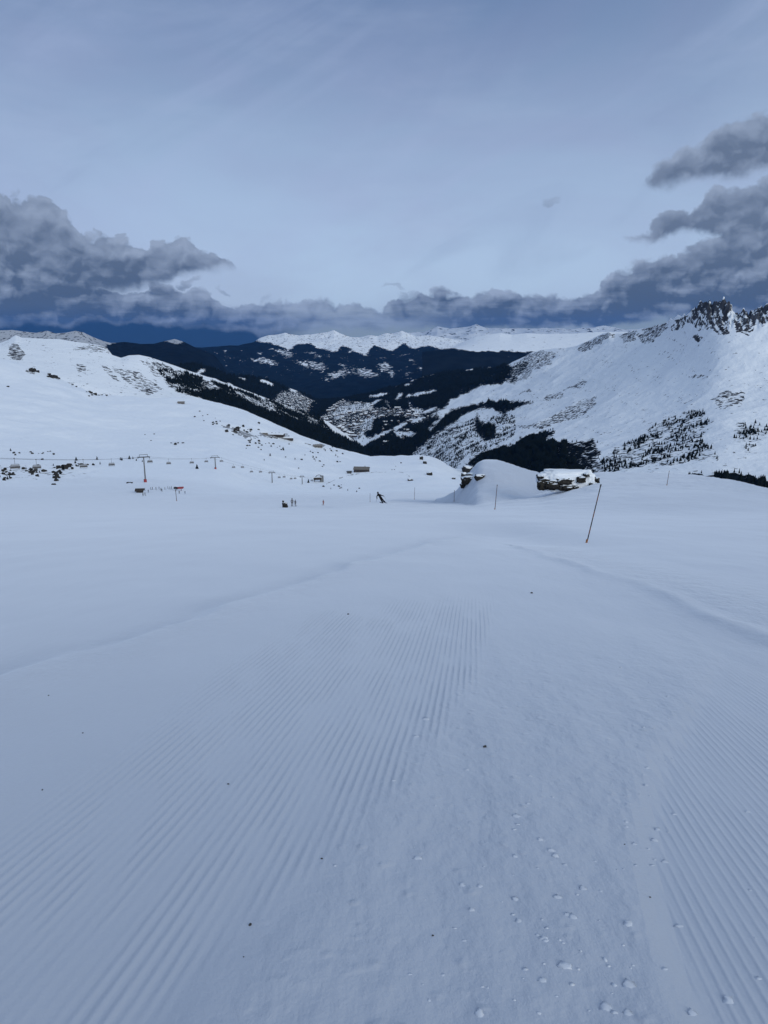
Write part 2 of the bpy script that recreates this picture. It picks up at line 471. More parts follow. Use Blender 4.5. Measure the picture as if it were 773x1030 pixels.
def sheet(name, x0, x1, nx, nt, layers, mat, cover, amp, L, ridge=.5, back=.25, seed=0, crag=None, floor=-1300, skyrough=1.0, soft=1.6):
    """layers: bottom to skyline, each (list of (px,row,d)). Lofted, roughened, closed by a back slope down to the floor."""
    px = np.linspace(x0, x1, nx)
    R = []; D = []
    for lay in layers:
        lx = [q[0] for q in lay]
        R.append(np.interp(px, lx, [q[1] for q in lay])); D.append(np.interp(px, lx, [q[2] for q in lay]))
    R = np.array(R); D = np.array(D)
    R[:-1] = gblur(R[:-1], nx / 90, 1); D = gblur(D, nx / 60, 1)
    tooth = R[-1] - gblur(R[-1:], nx / 60, 1)[0]; R[-1] -= tooth
    K = len(layers); T = np.linspace(0, K - 1, nt)
    RR = np.array([sm(np.arange(K), R[:, i], T) for i in range(nx)]).T
    DD = np.exp(np.array([sm(np.arange(K), np.log(D[:, i]), T) for i in range(nx)]).T)
    RR = RR + tooth[None] * (sstep(K - 1.7, K - 1, T) ** 1.5)[:, None]
    PXg = np.broadcast_to(px, RR.shape)
    X, Y, Z = P(PXg, RR, DD)
    a = (fbm(X / L + seed, Y / L, 6, .5, True) - .42) * ridge + fbm(X / L * .7 - seed, Y / L * .7, 6, .5) * (1 - ridge)
    w = np.ones(nt); w[-max(3, nt // 14):] = np.linspace(1, .3 * skyrough, max(3, nt // 14))
    Z = Z + amp * DD / F * a * w[:, None]
    if crag is not None: Z = Z + crag(PXg, RR, X, Y) * DD / F
    pxi, ri = proj(X, Y, Z)
    forest, rock = cover(pxi, ri, X, Y)
    forest = gblur(gblur(forest, max(1.0, soft * nx / (x1 - x0)), 1), max(1.0, soft * .45 * nt / 110), 0)
    SHEETS[name] = dict(X=X, Y=Y, Z=Z, px=pxi, row=ri, forest=forest, rock=rock, D=DD)
    nb = 8
    Xb = [X]; Yb = [Y]; Zb = [Z]; Fb = [forest]; Rb = [rock]
    for i in range(1, nb + 1):
        t = i / nb
        k = 1 + back * t
        Xb.append(X[-1:] * k); Yb.append(Y[-1:] * k); Zb.append(Z[-1:] * (1 - sstep(0, 1, t)) + (floor - 40) * sstep(0, 1, t)); Fb.append(forest[-1:]); Rb.append(rock[-1:])
    # skirt in front
    fz = np.minimum(Z[:1] - 300, floor)
    Xb.insert(0, X[:1] * .97); Yb.insert(0, Y[:1] * .97); Zb.insert(0, fz); Fb.insert(0, forest[:1]); Rb.insert(0, rock[:1])
    X, Y, Z, forest, rock = (np.concatenate(q, 0) for q in (Xb, Yb, Zb, Fb, Rb))
    return grid_mesh(name, X, Y, Z, mat, dict(forest=forest, rock=rock))


print('sheets')
zero = lambda p: np.zeros(p.shape)


# ---- right hand mountain and the valley flank
def cov_right(px, row, X, Y):
    wx = px + 7.0 * fbm(px / 8, row / 5, 5, .6) ; wr = row + 3.4 * fbm(px / 7 + 5, row / 5, 5, .6)
    f = zero(px); k = zero(px)
    P_ = lambda poly: inpoly(wx, wr, poly)
    # valley flank: dark unless cut by runs
    valley = (wx < 400) | P_([(395, 380), (400, 388), (426, 379), (452, 373), (478, 371), (511, 366.5), (516, 369), (509, 386), (485, 388), (467, 397), (454, 402), (450, 410), (446, 416), (441, 426), (428, 436), (420, 448), (415, 458), (412, 475), (390, 480), (300, 480), (300, 380)])
    f[valley] = .95
    for poly in ([(468, 468), (478, 459), (503, 450), (520, 446), (528, 438), (562, 432), (548, 443), (575, 445), (598, 441), (604, 455), (603, 472), (590, 480), (560, 480), (530, 476), (520, 475), (500, 470), (480, 470)],
                 [(472, 407), (498, 403), (540, 404), (532, 407), (514, 412), (508, 417), (495, 411), (478, 412), (465, 419), (441, 434), (421, 450), (415, 455), (408, 458), (400, 456), (400, 450), (415, 444), (434, 431), (452, 413)],
                 [(480, 414), (487, 429), (500, 425), (497, 433), (506, 435), (488, 445), (482, 438), (477, 430)]):
        f[P_(poly)] = .93
    f[P_([(690, 479), (700, 475), (713, 478), (735, 475.5), (755, 477), (765, 482), (790, 488), (790, 500), (740, 492)])] = .9
    sp = P_([(573, 477), (600, 468), (618, 452), (640, 440), (660, 426), (690, 414), (707, 411), (714, 428), (704, 441), (722, 454), (727, 463), (690, 466), (655, 469), (640, 471), (610, 480), (585, 484)])
    f[sp] = np.maximum(f[sp], .41); k[sp] = .34
    sp = P_([(735, 440), (745, 449), (752, 458), (762, 447), (775, 440), (800, 430), (773, 427), (740, 423)]); f[sp] = .40
    sp = P_([(410, 458), (430, 440), (455, 424), (468, 430), (475, 440), (462, 470), (450, 478), (430, 472)]); f[sp] = np.maximum(f[sp], .40); k[sp] = .3
    sp = P_([(425, 450), (450, 425), (520, 414), (520, 440), (480, 458), (440, 472)]); f[sp] = np.maximum(f[sp], .33)
    # runs and clearings on the flank
    for pts, w in (([(372, 399), (380, 397.5), (388, 397)], 1.5), ([(411, 399), (420, 397), (435, 393.5)], 1.4), ([(400, 401), (403, 396)], 1.6), ([(411, 404), (414, 410), (421, 412)], 1.1),
                   ([(420, 415), (430, 413.5), (439, 411.5)], 1.7), ([(397, 431.5), (411, 424), (428, 421), (440, 416), (450, 411.5)], 1.5), ([(377, 441), (386, 436), (393, 433)], 1.6),
                   ([(434, 431), (440, 424), (450, 412)], 1.8), ([(374, 408), (380, 403)], 1.4), ([(386, 403), (392, 408)], .9), ([(371, 425), (368, 433), (364, 440), (362, 446)], 3.4), ([(375, 421), (368, 429)], 2.0),
                   ([(356, 446), (366, 447), (376, 441)], 2.0), ([(392, 387), (398, 390)], .8), ([(408, 388), (415, 386)], .7)):
        f[inline(wx, wr, pts, w)] = .08
    f[P_([(399, 434), (415, 433), (419, 437), (409, 440), (398, 440)])] = .2
    f[P_([(340, 410), (350, 407), (372, 405), (374, 411), (362, 413), (352, 416), (340, 421), (336, 417)])] = .22
    gap = fbm(px / 3.4 + 11, row / 1.7, 4, .6)
    f = np.where((gap > .26 - .22 * sstep(555, 600, px) * (row < 474)) & (px > 455) & (f > .6), f * .3, f); f = np.where((gap > .42) & (px <= 455), f * .4, f)
    town = P_([(322, 420), (333, 410), (345, 402), (362, 405), (373, 407), (384, 411), (420, 411), (428, 415), (419, 420), (392, 420), (378, 423), (371, 432), (368, 442), (362, 450), (352, 443), (342, 436), (326, 430)])
    f[town] = np.minimum(f[town], .60)
    f[P_([(352, 446), (366, 436), (372, 446), (364, 450)])] = .05
    f[inpoly(px, row, [(366.5, 434), (370, 430), (370.5, 437), (367, 440)])] = .9
    # rocks: the teeth on the crest, scree and ribs
    for poly in ([(692, 324), (697, 312), (706, 302), (716, 302), (728, 300), (736, 304), (738, 312), (733, 318), (734, 335), (726, 339), (716, 331), (705, 333), (699, 327)],
                 [(673, 333), (678, 324), (692, 316), (690, 325), (683, 332)], [(738, 322), (743, 310), (760, 311), (775, 304), (800, 300), (800, 325), (762, 326), (752, 337), (742, 334)],
                 [(695, 342), (700, 335), (706, 340), (704, 344)]):
        k[P_(poly)] = .74
    for poly in ([(641, 336), (652, 328), (670, 322), (672, 330), (655, 345), (645, 345)], [(578, 351), (592, 343), (612, 334), (618, 337), (605, 345), (586, 354)], [(800, 300), (1150, 280), (1150, 320), (800, 330)],
                 [(622, 338), (640, 332), (640, 342), (628, 345)]):
        k[P_(poly)] = .52
    for poly in ([(515, 430), (545, 424), (562, 415), (573, 408), (600, 398), (600, 408), (585, 420), (560, 426), (545, 432)], [(545, 404), (550, 398), (566, 394), (566, 400)], [(566, 392), (590, 382), (588, 388)], [(520, 398), (530, 391), (535, 393)],
                 [(511, 385), (514, 368), (530, 357), (548, 352), (560, 355), (555, 365), (540, 372), (530, 380), (518, 386)], [(690, 378), (705, 377), (713, 378), (700, 381)], [(715, 402), (730, 392), (750, 395), (748, 405), (725, 412)]):
        k[P_(poly)] = np.maximum(k[P_(poly)], .48)
    f[P_([(511, 384), (514, 369), (528, 361), (534, 364), (526, 376), (516, 386)])] = .62
    tooth = (k > .6)
    k = np.where(tooth, np.clip(.60 + 1.0 * fbm((px - .35 * row) / 4.2, row / 9, 4, .6) + .30 * sstep(318, 308, row), .1, .95), k)
    k = np.maximum(k, .12 + .34 * fbm((px + row) / 30, (row - .5 * px) / 7, 4))
    return f, k


def crag_right(px, row, X, Y):
    w = zero(px)
    for (a, b_, c, d_, s) in ((690, 698, 737, 746, 1.0), (732, 745, 900, 1000, .75), (668, 676, 690, 696, .5), (640, 646, 664, 670, .35), (576, 583, 612, 622, .35)):
        w = np.maximum(w, s * sstep(a, b_, px) * sstep(d_, c, px))
    w = w * sstep(334, 320, row)
    n = fbm(px / 7.5 + 3, row / 16, 4, .6, True) - .25
    return w * (5.0 * n + 3.4 * noise(px / 2.6 + row / 14, row / 9))


sky_right = [(290, 402, 7200), (320, 403, 7000), (350, 401, 6800), (370, 396, 6600), (400, 388, 6400), (426, 379, 6200), (452, 373.5, 6000), (478, 371, 5700), (500, 368.5, 5500), (511, 367, 5300), (525, 360, 5200), (535, 355, 5000), (548, 351.5, 4900), (560, 350, 4800), (570, 350, 4600),
             (580, 348, 4500), (590, 344, 4300), (600, 339, 4200), (607, 335, 4100), (613, 333.5, 4000), (618, 336, 3950), (628, 335, 3800), (640, 331.5, 3700), (648, 331, 3500), (655, 329, 3400), (668, 326, 3200), (680, 319, 3000), (690, 317.5, 2800), (697, 311, 2750), (704, 305.5, 2700),
             (709, 303.5, 2650), (713, 304.5, 2640), (716, 307, 2630), (720, 304, 2620), (727, 302.5, 2610), (733, 304, 2600), (736, 309, 2580), (738, 316, 2560), (743, 317, 2540), (748, 311, 2520), (752, 315, 2500), (758, 313, 2480), (765, 308, 2450), (773, 307, 2400), (800, 303, 2350), (900, 285, 2200), (1150, 260, 2000)]
L_right = [
 [(290, 500, 3300), (400, 500, 2900), (450, 500, 2200), (535, 505, 1500), (600, 510, 1100), (720, 520, 800), (1150, 560, 600)],
 [(290, 462, 3900), (400, 465, 3300), (450, 475, 2500), (535, 478, 1800), (600, 480, 1450), (720, 482, 1250), (1150, 500, 1000)],
 [(290, 440, 4700), (350, 440, 4500), (400, 436, 4000), (450, 440, 3200), (535, 440, 2400), (600, 445, 2000), (720, 440, 1600), (1150, 430, 1300)],
 [(290, 418, 5800), (350, 418, 5500), (400, 408, 5200), (450, 405, 4600), (535, 400, 3400), (600, 400, 2700), (720, 390, 2050), (1150, 370, 1600)],
 [(290, 408, 6600), (350, 406, 6300), (400, 395, 5900), (450, 386, 5400), (510, 378, 4700), (535, 372, 4300), (600, 362, 3500), (660, 352, 2900), (720, 336, 2400), (1150, 310, 1800)],
 sky_right]
M_R = terrain_mat('mountain_snow', 14, bump_m=5.0)
sheet('mountain', 290, 1150, 1250, 420, L_right, M_R, cov_right, 6.5, 300, .6, .3, 2.0, crag_right)


# ---- hills on the left
def cov_left(px, row, X, Y):
    wx = px + 3.0 * fbm(px / 9, row / 6, 3); wr = row + 1.5 * fbm(px / 8 + 5, row / 5, 3)
    f = zero(px); k = zero(px)
    P_ = lambda poly: inpoly(wx, wr, poly)
    f[P_([(150, 362), (166, 366), (182, 373), (229, 389), (283, 406), (320, 416), (340, 440), (272, 432), (237, 412), (210, 402), (182, 397), (169, 389)])] = .52
    f[P_([(200, 392), (225, 394), (250, 406), (283, 418), (320, 428), (380, 455), (380, 470), (272, 440), (237, 415), (205, 403)])] = .8
    f[P_([(236, 411), (256, 413), (283, 420), (320, 430), (380, 455), (380, 480), (272, 450), (237, 425)])] = .97
    k[P_([(8, 357), (12, 345), (18, 346), (26, 357), (22, 362), (12, 362)])] = .55
    k[P_([(70, 352), (90, 346), (112, 350), (110, 356), (90, 352)])] = .42
    for poly in ([(100, 366), (108, 368), (122, 384), (112, 380)], [(112, 370), (140, 374), (165, 392), (150, 398), (130, 386)], [(76, 366), (88, 368), (86, 376), (78, 374)], [(140, 362), (150, 364), (166, 380), (156, 378)]):
        k[P_(poly)] = .46
    k = np.maximum(k, .13 + .2 * fbm(px / 18, row / 9, 3))
    return f, k


sky_left = [(-350, 330, 3600), (-200, 345, 3400), (-40, 350, 3300), (0, 345, 3200), (8, 342, 3200), (16, 337, 3200), (22, 339.5, 3200), (40, 340.5, 3150), (60, 341, 3150), (80, 344, 3100), (100, 347, 3100), (108, 350, 3050), (113, 357, 3000), (122, 360, 3000), (130, 357.5, 3000), (140, 357, 3050), (150, 359, 3100),
            (165, 364, 3150), (190, 373, 3200), (215, 381, 3300), (240, 390, 3400), (270, 401, 3500), (300, 412, 3600), (330, 424, 3700), (350, 438, 3700), (375, 458, 3600), (400, 480, 3500)]
L_left = [
 [(-350, 440, 2100), (0, 430, 2100), (130, 440, 2100), (250, 455, 2300), (330, 470, 2500), (400, 500, 2700)],
 [(-350, 400, 2300), (0, 375, 2300), (60, 385, 2300), (130, 405, 2250), (190, 412, 2300), (250, 432, 2500), (330, 458, 2700), (400, 495, 2900)],
 [(-350, 370, 2900), (0, 355, 2700), (60, 362, 2650), (110, 374, 2600), (150, 384, 2650), (200, 392, 2800), (260, 412, 3000), (330, 440, 3200), (400, 488, 3200)],
 sky_left]
M_L = terrain_mat('hill_snow', 16, bump_m=6.0)
sheet('hills', -350, 400, 900, 200, L_left, M_L, cov_left, 3.2, 330, .4, .3, 5.0)


# ---- forested spur behind it, with the lower village
def cov_spur(px, row, X, Y):
    wx = px + 3.0 * fbm(px / 8, row / 5, 3); wr = row + 1.3 * fbm(px / 8 + 5, row / 4, 3)
    f = zero(px) + .96; k = zero(px)
    for pts, w in (([(199, 376), (205, 372)], 2.0), ([(208, 379), (240, 392), (262, 403)], 1.2), ([(230, 386), (246, 396)], 2.0), ([(263, 383), (274, 387)], 1.6), ([(292, 392), (300, 396)], 1.8), ([(256, 396), (268, 403)], 1.0), ([(275, 403), (290, 409)], 1.5), ([(240, 380), (247, 382)], .8)):
        f[inline(wx, wr, pts, w)] = .15
    v_ = inpoly(wx, wr, [(284, 392), (300, 394), (318, 404), (330, 414), (340, 430), (318, 424), (298, 416), (270, 404), (276, 400)])
    f[v_] = .58
    return f, k


L_spur = [
 [(150, 460, 4300), (340, 480, 4600)],
 [(150, 400, 4600), (200, 405, 4700), (300, 430, 5100), (340, 445, 5300)],
 [(150, 372, 5100), (200, 380, 5100), (240, 392, 5300), (300, 410, 5800), (340, 425, 6200)],
 [(150, 369, 5600), (180, 367, 5600), (200, 366, 5700), (215, 371, 5800), (229, 377, 5900), (245, 378, 6000), (256, 379, 6100), (270, 382, 6200), (283, 387.5, 6400), (305, 395, 6600), (320, 402, 6800), (340, 412, 7000)]]
M_S = terrain_mat('spur_forest', 20, bump_m=6.0)
sheet('forested_hill', 150, 340, 420, 130, L_spur, M_S, cov_spur, 2.2, 500, .4, .3, 9.0)


# ---- big range across the valley
def cov_far(px, row, X, Y):
    wx = px + 3.5 * fbm(px / 12, row / 7, 3); wr = row + 1.8 * fbm(px / 7 + 5, row / 5, 4)
    line = np.interp(wx, [150, 250, 261, 275, 285, 292, 300, 312, 321, 330, 338, 344, 352, 362, 368, 375, 383, 392, 398, 406, 415, 429, 440, 470, 520, 640],
                     [330, 340, 344, 345, 349, 352, 346, 345, 350, 352, 354, 347, 350, 355, 358, 347, 349, 353, 352, 344, 351, 348, 350, 356, 356, 356])
    f = np.clip(.5 + (wr - line) / 3.5, 0, .97)
    for cx, cy, rx, ry in ((256, 362, 5, 1.4), (269, 363.5, 9, 2.4), (288, 356, 6, 2.4), (281, 353, 8, 1.6), (306, 366, 8, 2.2), (318, 368, 9, 3.4), (321, 358.5, 4, 1.2), (313, 355, 3, 1.0), (341, 376.5, 13, 3.4), (369, 375, 9, 3.6), (387, 369, 6, 4.2), (394, 376, 3, 3), (440, 369, 13, 4.2), (414, 363, 3, 1.2), (345, 367, 3, .9),
                           (353, 353, 4, 1.0), (410, 375, 3, 1), (430, 361, 3, .8), (455, 372, 10, 2)):
        m = ((px - cx) / rx) ** 2 * .7 + ((row - cy + .25 * (px - cx) * math.sin(cx)) / ry) ** 2 * .7 + 2.4 * fbm(px / 5, row / 2.4, 4, .65)
        f = np.where(m < 1.5, np.minimum(f, np.clip(.44 + .22 * m, .40, .97)), f)
    nz = fbm(px / 7 + 3, row / 2.6, 5, .6)
    f = np.where((nz > .15) & (row > 352) & (row < 384), np.minimum(f, .56), f)
    return f, zero(px) + .27


sky_far = [(60, 352, 15000), (150, 350, 15000), (200, 349, 15500), (240, 348, 16000), (255, 344, 16000), (262, 339, 16000), (270, 336, 16000), (280, 335.5, 16000), (287, 333.5, 16000), (300, 336.5, 16000), (312, 336, 16000), (322, 334.5, 16000), (330, 333.5, 16000), (336, 331.5, 16000), (343, 335, 16000), (352, 338, 16000), (362, 339, 16000),
           (372, 337, 16000), (380, 338.5, 16000), (388, 335, 16000), (396, 335.5, 16000), (404, 332.5, 16000), (410, 335, 16000), (418, 339, 16000), (430, 338, 16000), (445, 340, 16000), (480, 345, 16000), (640, 350, 16000)]
L_far = [
 [(60, 440, 8500), (640, 430, 8500)],
 [(60, 400, 10500), (300, 404, 10500), (400, 395, 10500), (640, 390, 10500)],
 [(60, 372, 13000), (300, 374, 12500), (400, 372, 12500), (640, 370, 12500)],
 [(60, 358, 14500), (300, 350, 14500), (640, 356, 14500)],
 sky_far]
M_F = terrain_mat('range_snow', 55, forest_col=(.007, .011, .015), bump_m=45, edge=.06)
sheet('mountains', 60, 640, 800, 260, L_far, M_F, cov_far, 5.5, 1500, .75, .3, 1.0, floor=-2200, skyrough=1.6)


def cov_plateau(px, row, X, Y):
    wr = row + 2.2 * fbm(px / 7, row / 4, 4)
    line = np.interp(px, [430, 455, 465, 475, 500, 515, 530, 560], [352, 350, 352, 353.5, 354, 352.5, 354, 356])
    return np.clip(.5 + (wr - line) / 3, 0, .96), zero(px) + .1


L_pl = [
 [(425, 410, 7200), (640, 410, 7000)],
 [(425, 375, 8500), (640, 370, 8500)],
 [(425, 356, 9300), (455, 353, 9300), (500, 352, 9300), (640, 352, 9300)],
 [(425, 354, 11000), (440, 352, 11000), (452, 350, 11000), (460, 347, 11000), (468, 343, 11000), (478, 339, 11000), (490, 336.5, 11000), (503, 335, 11000), (515, 336.5, 11000), (530, 335, 11000), (550, 336, 11000), (575, 335.5, 11000), (600, 334, 11000), (640, 334, 11000)]]
sheet('snow_ridge', 425, 640, 300, 110, L_pl, terrain_mat('plateau_snow', 70, bump_m=20), cov_plateau, 1.6, 900, .3, .3, 3.0, floor=-2200)


def cov_peaks(px, row, X, Y):
    return zero(px), zero(px) + .28


L_pk = [[(380, 380, 22000), (660, 380, 22000)], [(380, 350, 25000), (660, 348, 25000)],
        [(380, 340, 29000), (400, 334, 29000), (425, 333, 29000), (440, 329, 29000), (452, 332, 29000), (465, 330, 29000), (474, 328.5, 29000), (479, 327, 29000), (483, 329, 29000), (492, 331, 29000), (505, 330, 29000), (520, 332, 29000), (545, 330, 29000), (570, 332, 29000), (600, 329, 29000), (660, 331, 29000)]]
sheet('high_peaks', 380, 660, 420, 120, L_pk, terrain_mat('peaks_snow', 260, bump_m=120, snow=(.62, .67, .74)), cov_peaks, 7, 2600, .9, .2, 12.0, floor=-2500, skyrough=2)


def cov_west(px, row, X, Y):
    wr = row + 2 * fbm(px / 8, row / 4, 4)
    f = np.clip(.5 + (wr - np.interp(px, [-300, 0, 100, 112, 125, 160, 175, 190, 230], [352, 350, 350, 346, 343, 341, 346, 343, 335])) / 3, 0, .95)
    return f, zero(px) + .33


L_w = [[(-330, 400, 6800), (190, 400, 7600), (250, 470, 7600)], [(-330, 362, 7600), (190, 366, 8600), (250, 440, 8600)],
       [(-330, 325, 9000), (-100, 330, 9000), (-20, 334, 9000), (0, 332.5, 9000), (12, 331.5, 9000), (22, 333, 9000), (36, 335, 9000), (48, 333, 9000), (56, 335.5, 9000), (66, 334.5, 9000), (76, 332.5, 9000), (84, 334, 9000), (92, 338, 9000), (104, 343, 9200), (112, 345, 9300), (125, 344, 9400), (142, 346, 9600), (155, 346, 9800), (165, 343.5, 9900), (176, 341, 10000), (186, 344, 10100), (196, 349, 10200), (215, 357, 10400), (235, 380, 10600), (250, 420, 10600)]]
sheet('ridge', -330, 250, 700, 120, L_w, terrain_mat('west_snow_shaded', 40, bump_m=20, snow=(.40, .43, .48)), cov_west, 3.5, 800, .7, .3, 21.0, floor=-2200)  # snow colour greyed to stand in for cloud shadow on this ridge

# ---- the land under everything, out to the horizon
gx = np.linspace(-1, 1, 60); gy = np.linspace(0, 1, 60)
GY, GX = np.meshgrid(-2000 + 47000 * gy ** 1.5, gx * 34000, indexing='ij')
gz = -2300 + 60 * fbm(GX / 4000, GY / 4000, 4)
grid_mesh('ground', GX, GY, gz, terrain_mat('valley_floor', 200, bump_m=20), dict(forest=zero(GX) + .6, rock=zero(GX)))

# ================================================================== FORESTS (stuff)
M_CON = plain('conifer', (.008, .012, .013), .95, .3, .05, spec=0.0)


def tri_mesh(name, V, T, mat):
    me = bpy.data.meshes.new(name)
    me.vertices.add(len(V)); me.vertices.foreach_set('co', V.astype(np.float32).ravel())
    me.loops.add(T.size); me.loops.foreach_set('vertex_index', T.astype(np.int32).ravel())
    me.polygons.add(len(T)); me.polygons.foreach_set('loop_start', np.arange(0, T.size, 3, dtype=np.int32)); me.polygons.foreach_set('loop_total', np.full(len(T), 3, np.int32))
    me.update(calc_edges=True); me.materials.append(mat)
    o = bpy.data.objects.new(name, me); COL.objects.link(o)
    return o


def tree_template(tiers=3, sides=6, seed=0):
    r = random.Random(seed); V = []; T = []
    for k in range(tiers):
        z0 = .06 + k * .8 / tiers * .9; z1 = min(1.0, z0 + .62 - k * .12); rad = .23 * (1 - k / (tiers + .6))
        a0 = len(V)
        for s in range(sides):
            q = 2 * math.pi * (s + .5 * k) / sides; rr = rad * r.uniform(.75, 1.2)
            V.append((rr * math.cos(q), rr * math.sin(q), z0 + r.uniform(-.03, .03)))
        V.append((0, 0, z1 if k < tiers - 1 else 1.0))
        for s in range(sides): T.append((a0 + s, a0 + (s + 1) % sides, a0 + sides))
    return np.array(V), np.array(T)


TT = [tree_template(3, 6, s) for s in range(4)]


def scatter(sh, mask, n, rng):
    X, Y, Z = sh['X'], sh['Y'], sh['Z']
    a = np.abs((X[1:, 1:] - X[:-1, :-1]) * (Y[1:, :-1] - Y[:-1, 1:]) - (Y[1:, 1:] - Y[:-1, :-1]) * (X[1:, :-1] - X[:-1, 1:])) / 2
    w = (a * mask[:-1, :-1]).ravel(); w = w / w.sum()
    k = rng.choice(len(w), n, p=w); i, j = np.unravel_index(k, a.shape)
    u, v_ = rng.random(n), rng.random(n)
    def bl(A): return (A[i, j] * (1 - u) + A[i, j + 1] * u) * (1 - v_) + (A[i + 1, j] * (1 - u) + A[i + 1, j + 1] * u) * v_
    return bl(X), bl(Y), bl(Z)


def forest(name, sh, mask, n, h0, h1, seed, label):
    rng = np.random.default_rng(seed)
    x, y, z = scatter(sh, mask, n, rng)
    Vs = []; Ts = []; off = 0
    for t in range(4):
        V, T = TT[t]; s = slice(t, None, 4); m = len(x[s])
        h = rng.uniform(h0, h1, m); wd = h * rng.uniform(.8, 1.25, m); an = rng.uniform(0, 6.28, m)
        c, sn = np.cos(an), np.sin(an)
        vx = (V[None, :, 0] * c[:, None] - V[None, :, 1] * sn[:, None]) * wd[:, None] + x[s][:, None]
        vy = (V[None, :, 0] * sn[:, None] + V[None, :, 1] * c[:, None]) * wd[:, None] + y[s][:, None]
        vz = V[None, :, 2] * h[:, None] + z[s][:, None] - .3
        Vs.append(np.stack([vx, vy, vz], -1).reshape(-1, 3))
        Ts.append((T[None] + (np.arange(m) * len(V))[:, None, None] + off).reshape(-1, 3)); off += m * len(V)
    o = tri_mesh(name, np.concatenate(Vs), np.concatenate(Ts), M_CON)
    o['kind'] = 'stuff'; o['label'] = label; o['category'] = 'forest'
    return o


print('forests')
R_ = SHEETS['mountain']
vis = (R_['row'] > 300)
mf = R_['forest']
forest('forest', R_, ((mf > .88) & (R_['D'] < 2700)).astype(float), 9000, 11, 19, 1, 'black conifer forest in the gully under the snowy mountain face')
forest('forest', R_, ((mf > .88) & (R_['D'] >= 2700)).astype(float), 16000, 16, 26, 2, 'dark conifer forest covering the valley flank around the ski runs')
forest('forest', R_, ((mf > .3) & (mf < .45) & (R_['D'] < 3500)).astype(float) * np.clip(fbm(R_['X'] / 60, R_['Y'] / 60, 3) + .12, 0, 1), 2600, 5, 11, 3, 'thin scatter of stunted conifers on the rocky lower mountain slope')
L_ = SHEETS['hills']
forest('forest', L_, (L_['forest'] > .7).astype(float), 6000, 11, 19, 4, 'dark conifer forest along the lower edge of the snowy hill')
forest('forest', L_, ((L_['forest'] > .45) & (L_['forest'] < .7)).astype(float) * np.clip(fbm(L_['X'] / 120, L_['Y'] / 120, 3) + .1, 0, 1), 3000, 8, 15, 5, 'broken bands of conifers on the flank of the snowy hill')
U_ = SHEETS['forested_hill']
town_m = inpoly(R_['px'], R_['row'], [(322, 420), (333, 410), (345, 402), (373, 407), (420, 411), (428, 415), (392, 420), (371, 432), (362, 450), (342, 436)])
forest('forest', R_, town_m.astype(float), 2200, 7, 12, 8, 'scattered conifers between the houses of the valley town')
forest('forest', U_, (U_['forest'] > .8).astype(float), 7000, 16, 26, 6, 'dark conifer forest cloaking the hill above the lower village')

# ================================================================== OBJECT HELPERS
def link(name, bm, mat, parent=None, smooth=False):
    me = bpy.data.meshes.new(name)
    bmesh.ops.recalc_face_normals(bm, faces=bm.faces)
    bm.to_mesh(me); bm.free()
    for q in (mat if isinstance(mat, (list, tuple)) else [mat]): me.materials.append(q)
    if smooth:
        for f in me.polygons: f.use_smooth = True
    o = bpy.data.objects.new(name, me); COL.objects.link(o)
    if parent: o.parent = parent
    return o


def tag(o, label, cat, group=None):
    o['label'] = label; o['category'] = cat
    if group: o['group'] = group
    return o


def empty(name, loc, rz=0):
    o = bpy.data.objects.new(name, None); COL.objects.link(o); o.location = loc; o.rotation_euler = (0, 0, rz); o.empty_display_size = .2
    return o


def box(bm, c, s, rot=None, mi=0):
    r = bmesh.ops.create_cube(bm, size=1)
    vs = r['verts']
    for v_ in vs: v_.co = Vector((v_.co.x * s[0], v_.co.y * s[1], v_.co.z * s[2]))
    if rot is not None:
        for v_ in vs: v_.co = rot @ v_.co
    for v_ in vs: v_.co += Vector(c)
    for f in {f for v_ in vs for f in v_.link_faces}: f.material_index = mi
    return vs


def rod(bm, a, b_, r0, r1=None, seg=8, mi=0):
    a, b_ = Vector(a), Vector(b_); d = b_ - a
    r = bmesh.ops.create_cone(bm, cap_ends=True, segments=seg, radius1=r0, radius2=r0 if r1 is None else r1, depth=d.length)
    q = Vector((0, 0, 1)).rotation_difference(d).to_matrix()
    for v_ in r['verts']: v_.co = q @ v_.co + (a + b_) / 2
    for f in {f for v_ in r['verts'] for f in v_.link_faces}: f.material_index = mi


def dup_tree(root, loc, rz=None, label=None, group=None, scale=None):
    r = root.copy(); COL.objects.link(r); r.location = loc
    if rz is not None: r.rotation_euler = (0, 0, rz)
    if scale is not None: r.scale = (scale,) * 3 if not isinstance(scale, tuple) else scale
    if label: r['label'] = label
    if group: r['group'] = group
    for ch in list(root.children):
        c = ch.copy(); COL.objects.link(c); c.parent = r
        for g in list(ch.children):
            d = g.copy(); COL.objects.link(d); d.parent = c
    return r


M_BLACK = plain('black_fabric', (.015, .015, .018), .8)
M_STEEL = plain('galvanised_steel', (.16, .165, .17), .5, .2, 2, .3)
M_DARKST = plain('dark_steel', (.045, .047, .05), .6)
M_RED = plain('red_padding', (.30, .035, .035), .6)
M_WOOD = plain('brown_timber', (.050, .042, .038), .9, .35, 1.5, 0, .1)
M_WOOD2 = plain('pale_timber', (.15, .14, .13), .9, .3, 1.5, 0, .1)
M_STONE = plain('stone_wall', (.20, .185, .17), .85, .3, 1.0)
M_ROOFS = plain('roof_snow', SNOW, .8, .04, .3)
M_GLASS = plain('dark_glass', (.03, .035, .045), .15, .1)
M_SKIN = plain('skin', (.45, .29, .22), .6, .05)
M_BARK = plain('bark', (.06, .045, .035), .9)
M_POLE = None


